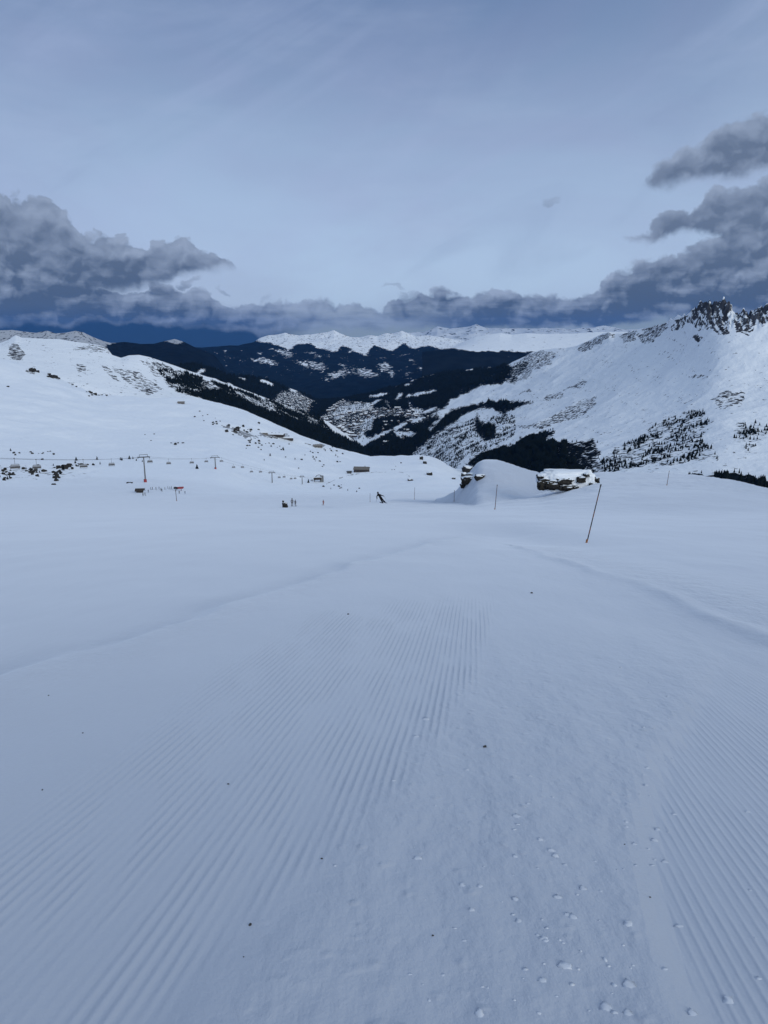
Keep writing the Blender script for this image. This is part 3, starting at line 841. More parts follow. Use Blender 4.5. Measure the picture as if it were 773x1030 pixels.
def rock_mat(nm='snowy_rock', lim=(.62, .72)):
    m = bpy.data.materials.new(nm); b = NB(nodes(m))
    g = b.n('ShaderNodeNewGeometry'); pos = b.n('ShaderNodeTexCoord').outputs['Object']
    sep = b.n('ShaderNodeSeparateXYZ'); b.put(sep.inputs[0], g.outputs['Normal'])
    n1 = b.noise(pos, 1.6, 6, .65); n2 = b.noise(pos, 6, 5, .65)
    n = b.m('ADD', sep.outputs[2], b.m('MULTIPLY', b.m('SUBTRACT', n1, .5), 1.1))
    s = b.ss(n, *lim)
    rc = b.mix(b.ss(n2, .3, .7), (.010, .010, .0105), (.050, .048, .044))
    rc = b.mix(b.ss(b.noise(pos, .9, 4, .6), .52, .62), rc, (.036, .034, .028))
    c = b.mix(s, rc, SNOW)
    bp = b.n('ShaderNodeBump'); bp.inputs['Strength'].default_value = .9; bp.inputs['Distance'].default_value = .12
    b.put(bp.inputs['Height'], b.noise(pos, 3.5, 8, .65))
    p = b.n('ShaderNodeBsdfPrincipled'); b.put(p.inputs['Base Color'], c); b.put(p.inputs['Normal'], bp.outputs[0]); p.inputs['Roughness'].default_value = .9; p.inputs['Specular IOR Level'].default_value = .1
    o = b.n('ShaderNodeOutputMaterial'); b.put(o.inputs[0], p.outputs[0])
    return m


M_ROCK = rock_mat()
M_ROCKD = rock_mat('bare_rock', (1.22, 1.4))


def stripe_mat():
    """slim piste marker: dark shaft with faded orange bands"""
    m = bpy.data.materials.new('marker_paint'); b = NB(nodes(m))
    tc = b.n('ShaderNodeTexCoord').outputs['Object']
    sep = b.n('ShaderNodeSeparateXYZ'); b.put(sep.inputs[0], tc)
    w = b.m('FRACT', b.m('MULTIPLY', sep.outputs[2], 1.9))
    f = b.ss(w, .56, .60)
    c = b.mix(f, (.035, .03, .035), (.16, .06, .04))
    c = b.mix(b.ss(sep.outputs[2], .14, .10), c, (.30, .13, .05))
    p = b.n('ShaderNodeBsdfPrincipled'); b.put(p.inputs['Base Color'], c); p.inputs['Roughness'].default_value = .5
    o = b.n('ShaderNodeOutputMaterial'); b.put(o.inputs[0], p.outputs[0])
    return m


M_POLE = stripe_mat()
M_ORANGE = plain('orange_tape', (.30, .13, .05), .6)

# ================================================================== NEAR OBJECTS
print('objects')
# ---- piste marker poles
def marker(px, row, h_px, top_px, label, rad=.016):
    p = hit(px, row)
    d = p.y; k = d / F
    h = h_px * k * 1.0
    lean = (top_px - px) * k
    root = empty('piste_marker', p)
    bm = bmesh.new(); rod(bm, (0, 0, -.1), (lean, 0, h), rad, rad * .8, 10); link('shaft', bm, M_POLE, root)
    bm = bmesh.new(); rod(bm, (lean * .0, 0, 0), (lean * .06, 0, h * .06), rad * 1.5, rad * 1.5, 10); link('collar', bm, M_ORANGE, root)
    bm = bmesh.new(); rod(bm, (lean * .97, 0, h * .97), (lean * 1.005, 0, h * 1.005), rad * 1.35, rad * 1.0, 10); link('cap', bm, M_ORANGE if rad < .0 else M_BLACK, root)
    tag(root, label, 'marker pole', 'slim poles marking the piste')
    return root


marker(590, 546, 62, 601, 'tall thin leaning piste marker in front of the snow-capped rock outcrop', .019)
marker(498, 512.5, 26, 499.5, 'thin upright piste marker on the snow before the rounded mound', .028)
marker(457, 504.5, 12, 457, 'faint short marker pole on the snow below the mound rocks', .035)
marker(417, 502.5, 12.5, 417.3, 'faint marker pole just past the skier, towards the flat snow reservoir', .035)
marker(372.5, 505, 9, 372.5, 'pale barely visible stake beside the skier', .03)
marker(671, 488, 15, 672.2, 'small marker pole alone on the crest of the snow bank', .028)
marker(178, 504, 12, 177.5, 'thin stake on the snow below the red lift canopy', .12)

# ---- rock outcrop and mound rocks
def rock_blob(bm, c, s, seed, sub=3, rough=.28, flat_top=None):
    r = bmesh.ops.create_icosphere(bm, subdivisions=sub, radius=1)
    from mathutils import noise as mn
    for v_ in r['verts']:
        p = v_.co.copy()
        n = mn.fractal(p * 1.7 + Vector((seed * 3.1, seed, 0)), .9, 2.1, 5)
        cell = mn.cell(p * 1.6 + Vector((seed, 0, 0))) * .22
        k = 1 + rough * n + cell * .5
        # blocky: push toward superellipsoid
        q = Vector([math.copysign(abs(t) ** .62, t) for t in p]) * k
        if flat_top is not None and q.z > flat_top: q.z = flat_top + (q.z - flat_top) * .2
        v_.co = Vector((q.x * s[0], q.y * s[1], q.z * s[2])) + Vector(c)
    return r['verts']


g = hit(570, 494.5); k = g.y / F
G0 = Vector((g.x, g.y, g.z))
root = empty('rock_outcrop', G0)
M_OSNOW = plain('outcrop_snow', SNOW, .75, .03, .5)
bm = bmesh.new()          # the snow that buries most of it
rock_blob(bm, (3.2 * k, 14 * k, 9.5 * k), (28.5 * k, 13 * k, 11.6 * k), 31, 5, .20, .84)
rock_blob(bm, (14 * k, 12 * k, 8 * k), (15 * k, 12.5 * k, 9.0 * k), 33, 5, .22, .85)
link('snow_cap', bm, M_OSNOW, root, True)
for q, (px, row, w, h, fwd) in enumerate(((547, 488, 11, 10, 1.5), (556, 488, 15, 8, -1), (567.5, 484, 15, 6.5, -1), (570, 490.5, 15, 4.5, -2.5), (584, 482, 9, 6, -.5), (590, 477.5, 5, 3, 0), (596.5, 487.5, 8, 5, -.8), (602, 484, 4, 6, 3), (543, 480, 6, 3, 3), (578, 489, 6, 3, -2))):
    bm = bmesh.new()
    rock_blob(bm, ((px - 570) * k, (3.0 + fwd) * k, (494.5 - row) * k), (w * k * .55, 5 * k, h * k * .56), q + 3, 4, .34)
    link('boulder', bm, M_ROCK, root, True)
tag(root, 'long low rock outcrop half buried in snow behind the leaning marker', 'rock')

for q, (px, row, w, h, lab) in enumerate(((470.5, 475, 9, 6, 'upper dark rock on the side of the rounded snow mound'), (474, 480, 8, 4.5, 'middle dark rock among those on the snow mound'), (482.5, 481.5, 8, 4.5, 'dark rock on the mound, nearest to its crest side'),
                                          (467, 479.5, 5, 4, 'small dark rock on the steep flank of the mound'), (467.5, 489.5, 7, 3.5, 'flat dark rock where the mound flank meets the piste'), (471.5, 485, 12, 6, 'lowest and widest dark rock at the foot of the snow mound'), (456.5, 482, 3, 2, 'tiny dark rock beside the mound rocks'), (432.5, 478, 4.5, 3.4, 'small brown rock on the snow before the mound'),
                                          (424, 462, 3, 3, 'small dark boulder on the rim above the gully'), (427.5, 466, 3, 2.2, 'small flat boulder just below the rim boulder'), (413, 483.5, 4, 2, 'dark rock at the end of the reservoir rim'))):
    p = hit(px, row)
    k = p.y / F
    bm = bmesh.new(); rock_blob(bm, (0, 0, h * k * .28), (w * k * .62, w * k * .5, h * k * .75), q + 50, 3, .3)
    o = link('rock', bm, M_ROCK, None, True); o.location = p; tag(o, lab, 'rock')

# ---- rock field near the lift line and over the bowl: individual boulders, sharing a few shapes
protos = []
for q in range(5):
    bm = bmesh.new(); rock_blob(bm, (0, 0, .15), (1, .8, .6), q + 80, 2, .35)
    me = bpy.data.meshes.new('rock'); bm.to_mesh(me); bm.free(); me.materials.append(M_ROCKD)
    protos.append(me)


def small_rock(px, row, w_px, lab, grp):
    p = hit(px, row)
    if p is None: return
    o = bpy.data.objects.new('rock', random.choice(protos)); COL.objects.link(o)
    s = w_px * p.y / F / 2 * 1.3
    o.location = p; o.scale = (s, s, s * random.uniform(.7, 1.7)); o.rotation_euler = (0, 0, random.uniform(0, 6.28))
    tag(o, lab, 'rock', grp)


def blob_pts(cx, cy, rx, ry, n):
    return [(cx + rx * max(-2, min(2, random.gauss(0, .6))), cy + ry * max(-1.6, min(1.6, random.gauss(0, .6)))) for _ in range(n)]


for (cx, cy, rx, ry, n, w0, w1) in ((8, 476, 9, 7, 16, 1.2, 3.2), (33, 473, 9, 7, 16, 1.2, 3.2), (57, 479, 3.5, 6, 16, 1.6, 3.6), (66, 470, 8, 2.5, 14, 1.6, 4), (85, 468, 12, 2, 8, 1.2, 2.5), (20, 455, 14, 2, 5, 1.2, 2.5), (48, 456, 10, 2.4, 5, 1, 2)):
    for px, row in blob_pts(cx, cy, rx, ry, int(n * 1.4)):
        small_rock(px, min(row, 488), random.uniform(w0, w1), 'dark boulder in the boulder field under the chairlift line', 'boulders under the chairlift line')
for (cx, cy, rx, ry, n, w0, w1) in ((31, 373.5, 6, 1.2, 8, 1.5, 3.5), (54, 379, 6, 1.4, 14, 2, 4.5), (72, 385, 4, 2, 3, 1, 2), (91, 396, 4, 2.6, 9, 1.2, 3), (102, 397, 8, 1, 6, 1, 2), (7, 389, 1.5, 1, 1, 2, 2.2)):
    for px, row in blob_pts(cx, cy, rx, ry, n):
        small_rock(px, row, random.uniform(w0, w1), 'dark rock along the crest of the open snowfield', 'rocks along the snowfield crest')
for (cx, cy, rx, ry, n, w0, w1) in ((242, 432, 14, 4, 26, 1.0, 3.0), (215, 425, 8, 3, 6, .8, 1.8), (176, 446, 7, 1.4, 4, 1.2, 2.6), (266, 446, 24, 6, 22, .9, 2.0), (318, 460, 26, 8, 16, .8, 1.8), (335, 452, 8, 5, 8, .8, 1.8), (205, 420, 10, 5, 6, .8, 1.4),
                                    (345, 490, 14, 2.5, 8, .8, 1.8), (400, 470, 10, 4, 4, .8, 1.4), (150, 435, 20, 8, 3, .7, 1.2), (133, 485.7, 4, .8, 4, 1.0, 2.0)):
    for px, row in blob_pts(cx, cy, rx, ry, n):
        small_rock(px, row, random.uniform(w0, w1), 'small dark rock scattered across the snowy bowl', 'rocks scattered across the bowl')

# ---- single trees and shrubs on the bowl
def make_pine():
    root = empty('pine_tree', (0, 0, 0))
    bm = bmesh.new(); rod(bm, (0, 0, -.05), (0, 0, .5), .035, .02, 6); link('trunk', bm, M_BARK, root)
    bm = bmesh.new()
    r = random.Random(5)
    for k in range(7):
        z = .08 + k * .125; rad = .27 * (1 - k / 7.6)
        nb = 9 - k // 2
        for s in range(nb):
            a = 6.283 * (s + .37 * k) / nb + r.uniform(-.2, .2); rr = rad * r.uniform(.7, 1.2)
            tip = Vector((rr * math.cos(a), rr * math.sin(a), z - .03)); w_ = Vector((-math.sin(a), math.cos(a), 0)) * rad * .38
            top = Vector((0, 0, z + .17))
            v_ = [bm.verts.new(c) for c in (top, tip * .6 + w_ + Vector((0, 0, z * .4)), tip, tip * .6 - w_ + Vector((0, 0, z * .4)))]
            bm.faces.new(v_)
    link('crown', bm, M_CON, root)
    return root


pine = None
TREES = [(32, 473.5, 3.5), (26.5, 472, 3), (64, 472.5, 6), (61, 477, 4), (77, 463, 4), (76, 466, 3), (98, 462.5, 4), (101, 467, 3), (198.5, 471.5, 5.2), (130.5, 461.8, 4), (121.5, 462.5, 3), (123, 463, 3.4), (134, 461.5, 2.8), (137.5, 463.5, 2.6), (143.5, 464.5, 2.2),
         (11, 453.5, 3), (310.5, 485.5, 4.5), (273, 449.5, 2.5), (285, 452, 3), (285.5, 453, 3), (272, 458.5, 3), (291, 447, 2), (297, 462, 2), (307, 458, 1.6), (338, 458.5, 2.5), (340, 460, 2), (266, 463, 1.8), (8, 482, 3.5), (10, 480, 2.6), (54, 468.5, 2.4), (40, 475, 2.4), (18, 471, 2), (327.5, 453.5, 2),
         (333, 492, 2), (350, 493.5, 2.3), (359, 494.8, 1.8), (344, 491, 1.6)]
for px, row, hp in TREES:
    p = hit(px, row)
    if p is None: continue
    h = hp * p.y / F
    if pine is None:
        pine = make_pine(); tag(pine, 'small dark conifer standing alone on the snowy bowl', 'tree', 'lone conifers dotted over the bowl'); t = pine
    else: t = dup_tree(pine, p, 0)
    t.location = p; t.rotation_euler = (0, 0, random.uniform(0, 6)); w_ = random.uniform(1.0, 1.7); t.scale = (h * w_, h * w_, h)

# ---- town of chalets in the valley
def house_mesh(name, L, W, H, roofh, wall, seed):
    bm = bmesh.new()
    box(bm, (0, 0, H / 2 - 2), (L, W, H + 4), mi=0)
    e = 1.2
    for sgn in (-1, 1):
        v_ = [bm.verts.new(c) for c in ((-L / 2 - e, sgn * (W / 2 + e), H - .6), (L / 2 + e, sgn * (W / 2 + e), H - .6), (L / 2 + e, 0, H + roofh), (-L / 2 - e, 0, H + roofh),
                                        (-L / 2 - e, sgn * (W / 2 + e), H + .3), (L / 2 + e, sgn * (W / 2 + e), H + .3), (L / 2 + e, 0, H + roofh + .9), (-L / 2 - e, 0, H + roofh + .9))]
        for f in ((0, 1, 2, 3), (4, 5, 6, 7), (0, 1, 5, 4), (1, 2, 6, 5), (3, 0, 4, 7)):
            fc = bm.faces.new([v_[i] for i in f]); fc.material_index = 1
    for sx in (-1, 1):
        v_ = [bm.verts.new(c) for c in ((sx * L / 2, -W / 2, H), (sx * L / 2, W / 2, H), (sx * L / 2, 0, H + roofh))]
        bm.faces.new(v_).material_index = 0
    for fl in range(int(H // 2.8)):
        for k in range(int(L // 3.5)):
            for sy in (-1, 1):
                box(bm, (-L / 2 + 2 + k * 3.5, sy * (W / 2 + .03), 1.5 + fl * 2.8), (1.5, .06, 1.3), mi=2)
    me = bpy.data.meshes.new(name); bm.to_mesh(me); bm.free()
    for q in (wall, M_ROOFS, M_GLASS): me.materials.append(q)
    return me


M_WALL1 = plain('chalet_wood_wall', (.075, .055, .045), .85, .3, .3)
M_WALL2 = plain('chalet_plaster_wall', (.20, .19, .18), .85, .2, .3)
HM = [house_mesh('chalet', 16, 12, 8, 4, M_WALL1, 0), house_mesh('chalet', 24, 14, 11, 5, M_WALL2, 1), house_mesh('chalet', 34, 15, 14, 5, M_WALL1, 2), house_mesh('chalet', 13, 11, 7, 3.5, M_WALL2, 3)]
rng = np.random.default_rng(23)
town = inpoly(R_['px'], R_['row'], [(322, 420), (333, 410), (345, 402), (362, 405), (373, 407), (384, 411), (420, 411), (428, 415), (419, 420), (392, 420), (378, 423), (371, 432), (368, 442), (362, 450), (352, 443), (342, 436), (326, 430)]) & (R_['forest'] > .3)
x, y, z = scatter(R_, town.astype(float) / np.maximum(R_['D'], 1) ** 1.0, 245, rng)
for i in range(len(x)):
    o = bpy.data.objects.new('chalet', HM[int(rng.choice(4, p=[.35, .3, .2, .15]))]); COL.objects.link(o)
    o.location = (x[i], y[i], z[i]); o.rotation_euler = (0, 0, rng.uniform(-.5, .5) + (1.57 if rng.random() < .4 else 0)); q = rng.uniform(.5, .95); o.scale = (q, q, q)
    tag(o, 'snow-roofed chalet among the dense houses of the valley town', 'house', 'chalets of the valley town')
low = inpoly(U_['px'], U_['row'], [(284, 396), (300, 398), (318, 406), (330, 416), (336, 426), (318, 422), (298, 414), (276, 404)])
x, y, z = scatter(U_, low.astype(float), 50, rng)
for i in range(len(x)):
    o = bpy.data.objects.new('chalet', HM[int(rng.choice(4))]); COL.objects.link(o)
    o.location = (x[i], y[i], z[i]); o.rotation_euler = (0, 0, rng.uniform(0, 3.1)); q = rng.uniform(.5, .9); o.scale = (q, q, q)
    tag(o, 'snow-roofed chalet in the lower village under the forested hill', 'house', 'chalets of the lower village')
mid = inpoly(R_['px'], R_['row'], [(385, 425), (412, 424), (432, 418), (432, 424), (420, 432), (402, 446), (384, 452)])
x, y, z = scatter(R_, mid.astype(float), 24, rng)
for i in range(len(x)):
    o = bpy.data.objects.new('chalet', HM[int(rng.choice(4))]); COL.objects.link(o)
    o.location = (x[i], y[i], z[i]); o.rotation_euler = (0, 0, rng.uniform(0, 3.1)); q = rng.uniform(.5, .8); o.scale = (q, q, q)
    tag(o, 'chalet in a clearing of the dark forest above the town', 'house', 'chalets in the forest clearings')

# ---- buildings in the bowl
def building(name, p, L, W, H, rh, rz, label, wall=M_WOOD, chim=True, cat='building', roofmat=M_ROOFS, nwin=5):
    root = empty(name, p, rz)
    bm = bmesh.new(); box(bm, (0, 0, H / 2 - 1.5), (L, W, H + 3))
    for sx in (-1, 1):
        v_ = [bm.verts.new(c) for c in ((sx * L / 2, -W / 2, H), (sx * L / 2, W / 2, H), (sx * L / 2, 0, H + rh))]; bm.faces.new(v_)
    link('wall', bm, wall, root)
    bm = bmesh.new(); e = .9
    for sgn in (-1, 1):
        v_ = [bm.verts.new(c) for c in ((-L / 2 - e, sgn * (W / 2 + e), H - .3), (L / 2 + e, sgn * (W / 2 + e), H - .3), (L / 2 + e, 0, H + rh + .05), (-L / 2 - e, 0, H + rh + .05),
                                        (-L / 2 - e, sgn * (W / 2 + e), H + .3), (L / 2 + e, sgn * (W / 2 + e), H + .3), (L / 2 + e, 0, H + rh + .75), (-L / 2 - e, 0, H + rh + .75))]
        for f in ((0, 1, 2, 3), (4, 5, 6, 7), (0, 1, 5, 4), (1, 2, 6, 5), (3, 0, 4, 7)): bm.faces.new([v_[i] for i in f])
    rf = link('roof', bm, roofmat, root)
    if chim:
        bm = bmesh.new(); box(bm, (L * .22, W * .12, H + rh + .8), (1.1, 1.1, 2.4)); link('chimney', bm, M_STONE, rf)
    for k in range(nwin):
        bm = bmesh.new(); box(bm, (-L / 2 + L * (k + .5) / nwin, -W / 2 - .03, H * .55), (L / nwin * .5, .08, H * .35)); link('window', bm, M_GLASS, root)
    bm = bmesh.new(); box(bm, (-L * .38, -W / 2 - .05, 1.05), (1.2, .12, 2.1)); link('door', bm, M_DARKST, root)
    tag(root, label, cat)
    return root


def at(px, row): return hit(px, row)


p = at(364, 474.8); k = p.y / F
building('mountain_hut', p, 15 * k, 9 * k, 3.4 * k, 1.8 * k, -.12, 'brown mountain hut with a shallow snowy roof beside the reservoir', M_WOOD, True, 'hut', M_WOOD2)
p = at(351.5, 476.3); k = p.y / F
building('shed', p, 4 * k, 3 * k, 1.6 * k, .7 * k, .3, 'tiny dark shed on the snow near the mountain hut', M_WOOD, False, 'shed', M_DARKST, 1)
p = at(277, 438); k = p.y / F
building('lodge', p, 18 * k, 8 * k, 1.5 * k, .7 * k, -.10, 'long brown lodge on the rim above the forest', M_WOOD, True, 'lodge')
p = at(288, 441.5); k = p.y / F
building('lodge', p, 14 * k, 6 * k, 1.4 * k, .6 * k, .05, 'lower brown lodge just below the long rim lodge', M_WOOD, False, 'lodge', M_ROOFS, 4)
p = at(266, 436.5); k = p.y / F
building('lodge', p, 7 * k, 5 * k, 1.6 * k, .7 * k, .1, 'short brown lodge at the uphill end of the rim buildings', M_STONE, False, 'lodge', M_ROOFS, 3)
p = at(320, 449.5); k = p.y / F
building('lodge', p, 9 * k, 5 * k, 1.5 * k, .7 * k, 0, 'pale flat building alone near the valley edge', M_WOOD2, False, 'lodge', M_STONE, 4)
p = at(182.5, 406); k = p.y / F
building('hut', p, 6 * k, 5 * k, 1.3 * k, .7 * k, .1, 'pale hut on the crest of the far snowfield', M_WOOD2, False, 'hut', M_STONE, 2)

# lift station with a curved roof
p = at(321, 484.5); k = p.y / F
root = empty('lift_station', p, .15)
bm = bmesh.new(); box(bm, (-1.5 * k, 0, 3.6 * k), (7.5 * k, 5 * k, 2.6 * k)); link('hall', bm, M_WOOD, root)
bm = bmesh.new(); box(bm, (3.2 * k, .5 * k, 2.6 * k), (3.2 * k, 5 * k, 6.5 * k)); link('stair_tower', bm, M_STEEL, root)
bm = bmesh.new()
for s in range(12):
    a0 = math.pi * s / 12; a1 = math.pi * (s + 1) / 12
    rod(bm, (3.4 * k * math.cos(a0), -2.6 * k, 4.9 * k + 2.6 * k * math.sin(a0)), (3.4 * k * math.cos(a1), -2.6 * k, 4.9 * k + 2.6 * k * math.sin(a1)), .35 * k, .35 * k, 6)
link('arch', bm, M_STEEL, root)
bm = bmesh.new(); box(bm, (-1.5 * k, 0, 5.15 * k), (8.8 * k, 6 * k, .4 * k)); link('roof', bm, M_ROOFS, root)
for sx in (-1, 1):
    bm = bmesh.new(); rod(bm, (-1.5 * k + sx * 3 * k, 0, -1), (-1.5 * k + sx * 3 * k, 0, 2.4 * k), .4 * k, .4 * k, 8); link('leg', bm, M_STEEL, root)
tag(root, 'dark chairlift station with an arched frame at the end of the lift line', 'lift station')

# ---- chairlift
def pylon(px, row, hp, arm_px, label, red):
    p = at(px, row); k = p.y / F; h = hp * k; aw = arm_px * k / 2
    ang = math.radians(20)
    root = empty('lift_pylon', p, ang)
    r0 = min(.55, max(.42, .6 * k))
    bm = bmesh.new(); rod(bm, (0, 0, -1), (0, 0, h), r0, r0 * .72, 14); link('mast', bm, M_STEEL, root)
    bm = bmesh.new(); rod(bm, (-aw, 0, h), (aw, 0, h), .35, .35, 8); rod(bm, (-aw * .75, 0, h + 1.7), (aw * .75, 0, h + 1.7), .16, .16, 6)
    for sx in (-1, 1): rod(bm, (sx * aw * .72, 0, h), (sx * aw * .72, 0, h + 1.7), .15, .15, 6)
    link('crossarm', bm, M_DARKST, root)
    for sx in (-1, 1):
        bm = bmesh.new(); box(bm, (sx * aw, 0, h - .45), (.4, 4.6, .35))
        for w in range(6): rod(bm, (sx * aw - .2, -2 + w * .8, h - .2), (sx * aw + .2, -2 + w * .8, h - .2), .28, .28, 10)
        link('sheave_train', bm, M_DARKST, root)
        bm = bmesh.new(); box(bm, (sx * aw * .78, 0, h + .25), (1.3, 1.6, .08)); link('platform', bm, M_STEEL, root)
    bm = bmesh.new(); rod(bm, (r0 * 1.15, 0, 0), (r0 * .9, 0, h), .09, .07, 5); link('ladder', bm, M_DARKST, root)
    if red:
        bm = bmesh.new(); rod(bm, (0, 0, -.6), (0, 0, 2.1 if hp > 20 else 1.7), 1.05, 1.0, 14); link('base_padding', bm, M_RED, root)
    tag(root, label, 'lift pylon', 'pylons of the chairlift')
    wl = [root.location + Matrix.Rotation(ang, 3, 'Z') @ Vector((s * aw, 0, h)) for s in (-1, 1)]
    return wl


W1 = pylon(146.5, 485, 26, 11, 'tallest lift pylon with red padding at its foot, above the lift hut', True)
W2 = pylon(217, 471.8, 12, 8.5, 'lift pylon next down the line from the tallest one, red at its foot', True)
W3 = pylon(274, 485.5, 10.5, 6, 'small T-shaped lift pylon midway down the line', False)
W4 = pylon(304.2, 487, 7.8, 4, 'smallest lift pylon, close to the lift station', False)
xl, yl, zl = P(-70, 458, 230)
W0 = [Vector((float(xl) - 3, float(yl), float(zl))), Vector((float(xl) + 3, float(yl), float(zl)))]
st = at(321, 484.5); kk = st.y / F
W5 = [st + Vector((-2.0, 0, 3.9 * kk)), st + Vector((2.0, 0, 3.9 * kk))]
M_CABLE = plain('cable_steel', (.10, .105, .115), .5)
LINE = [W0, W1, W2, W3, W4, W5]


def cable_pt(seg, t, s):
    a, b_ = LINE[seg][s], LINE[seg + 1][s]
    q = a.lerp(b_, t); q.z -= 4 * .006 * (b_ - a).length * t * (1 - t)
    return q


for s in (0, 1):
    bm = bmesh.new()
    for seg in range(5):
        for j in range(8): rod(bm, cable_pt(seg, j / 8, s), cable_pt(seg, (j + 1) / 8, s), .055, .055, 5)
    o = link('haul_cable', bm, M_CABLE); tag(o, 'taut steel lift cable, uphill strand nearer the boulders' if s == 0 else 'taut steel lift cable, strand nearer the open piste', 'cable')


def make_chair():
    root = empty('lift_chair', (0, 0, 0))
    bm = bmesh.new(); rod(bm, (0, 0, .1), (0, 0, -2.2), .07, .07, 6); rod(bm, (-1.3, 0, -2.2), (1.3, 0, -2.2), .07, .07, 6); link('hanger', bm, M_CHAIR, root)
    bm = bmesh.new(); box(bm, (0, 0, .1), (.5, .3, .3)); link('grip', bm, M_CHAIR, root)
    bm = bmesh.new(); box(bm, (0, -.3, -3.75), (3.5, .75, .16)); link('seat', bm, M_CHAIR, root)
    bm = bmesh.new(); box(bm, (0, .1, -3.35), (3.5, .14, .75)); link('backrest', bm, M_CHAIR, root)
    bm = bmesh.new()
    for sx in (-1, 1): rod(bm, (sx * 1.3, 0, -2.2), (sx * 1.75, 0, -3.6), .06, .06, 6); rod(bm, (sx * 1.75, 0, -3.6), (sx * 1.6, -.9, -4.3), .05, .05, 6)
    rod(bm, (-1.6, -.9, -4.3), (1.6, -.9, -4.3), .05, .05, 6); link('frame', bm, M_STEEL, root)
    bm = bmesh.new(); box(bm, (0, -.25, -2.75), (3.3, 1.1, .05), Matrix.Rotation(.5, 3, 'X')); link('canopy', bm, M_GREYB, root)
    return root


M_CHAIR = plain('chair_grey', (.14, .145, .155), .6)
M_GREYB = plain('grey_bubble', (.30, .31, .33), .3, .05)
chair = None
CH = [(15, 1, 'uphill chair of the lift, first one over the boulder field'), (36, 0, 'pale lift chair second along the line over the boulders'), (84, 1, 'dark lift chair beside the small trees on the line'), (112, 0, 'pale lift chair just before the tallest pylon'),
      (150.5, 1, 'lift chair hanging close past the tallest pylon'), (169.5, 0, 'grey lift chair midway between the two red-footed pylons'), (193, 1, 'dark lift chair just short of the second pylon'), (207.5, 0, 'pale lift chair touching the second pylon'), (223, 1, 'dark lift chair just past the second pylon'),
      (235, 0, 'tiny lift chair second past the second pylon'), (244, 1, 'tiny lift chair third past the second pylon'), (253, 0, 'tiny lift chair fourth past the second pylon'), (262, 1, 'tiny lift chair just before the T-shaped pylon'),
      (281, 0, 'tiny lift chair just past the T-shaped pylon'), (286, 1, 'tiny lift chair second past the T-shaped pylon'), (293, 0, 'tiny lift chair third past the T-shaped pylon'), (297, 1, 'tiny lift chair before the smallest pylon'), (314, 0, 'tiny lift chair entering the lift station')]
for px, s, lab in CH:
    best = None
    for seg in range(5):
        for j in range(200):
            q = cable_pt(seg, j / 200, s); pp = proj(q.x, q.y, q.z)[0]
            if best is None or abs(pp - px) < best[0]: best = (abs(pp - px), q)
    q = best[1]
    if chair is None: chair = make_chair(); t = chair
    else: t = dup_tree(chair, q)
    t.location = q; t.rotation_euler = (0, 0, math.radians(20) + random.uniform(-.05, .05)); t['label'] = lab; t['category'] = 'lift chair'; t['group'] = 'chairs of the chairlift'

# ---- lower lift hut, canopy and the queue of skiers
p = at(141, 495.5); k = p.y / F
building('lift_hut', p, 5.6 * k, 4 * k, 2.3 * k, .9 * k, .1, 'small brown hut at the uphill end of the queue of skiers', M_WOOD, False, 'hut', M_WOOD, 2)
p = at(180, 493.5); k = p.y / F
root = empty('lift_canopy', p)
for sx in (-1, 1):
    bm = bmesh.new(); rod(bm, (sx * 2.6 * k, 0, -.5), (sx * 2.6 * k, 0, 2.2 * k), .16, .16, 8); link('leg', bm, M_DARKST, root)
bm = bmesh.new(); box(bm, (2.1 * k, 0, 3.0 * k), (5.4 * k, 4 * k, 1.5 * k), Matrix.Rotation(-.05, 3, 'Y')); link('red_hood', bm, M_RED, root)
bm = bmesh.new(); box(bm, (-2.4 * k, 0, 2.8 * k), (4.2 * k, 4 * k, 1.5 * k), Matrix.Rotation(.12, 3, 'Y')); link('black_hood', bm, M_BLACK, root)
tag(root, 'red and black covered lift entrance at the end of the queue', 'lift entrance')


def skin_person(name, joints, edges, mat, head=None, headr=.12):
    me = bpy.data.meshes.new(name)
    me.from_pydata([j[0] for j in joints], edges, [])
    o = bpy.data.objects.new(name, me); COL.objects.link(o)
    md = o.modifiers.new('skin', 'SKIN'); md.use_smooth_shade = True
    for i, j in enumerate(joints):
        me.skin_vertices[0].data[i].radius = (j[1], j[2] if len(j) > 2 else j[1])
        me.skin_vertices[0].data[i].use_root = (i == 0)
    ms = o.modifiers.new('sub', 'SUBSURF'); ms.levels = 1; ms.render_levels = 1
    dg = bpy.context.evaluated_depsgraph_get(); dg.update()
    nm = bpy.data.meshes.new_from_object(o.evaluated_get(dg))
    bpy.data.objects.remove(o)
    for f in nm.polygons: f.use_smooth = True
    nm.materials.clear(); nm.materials.append(mat)
    return nm


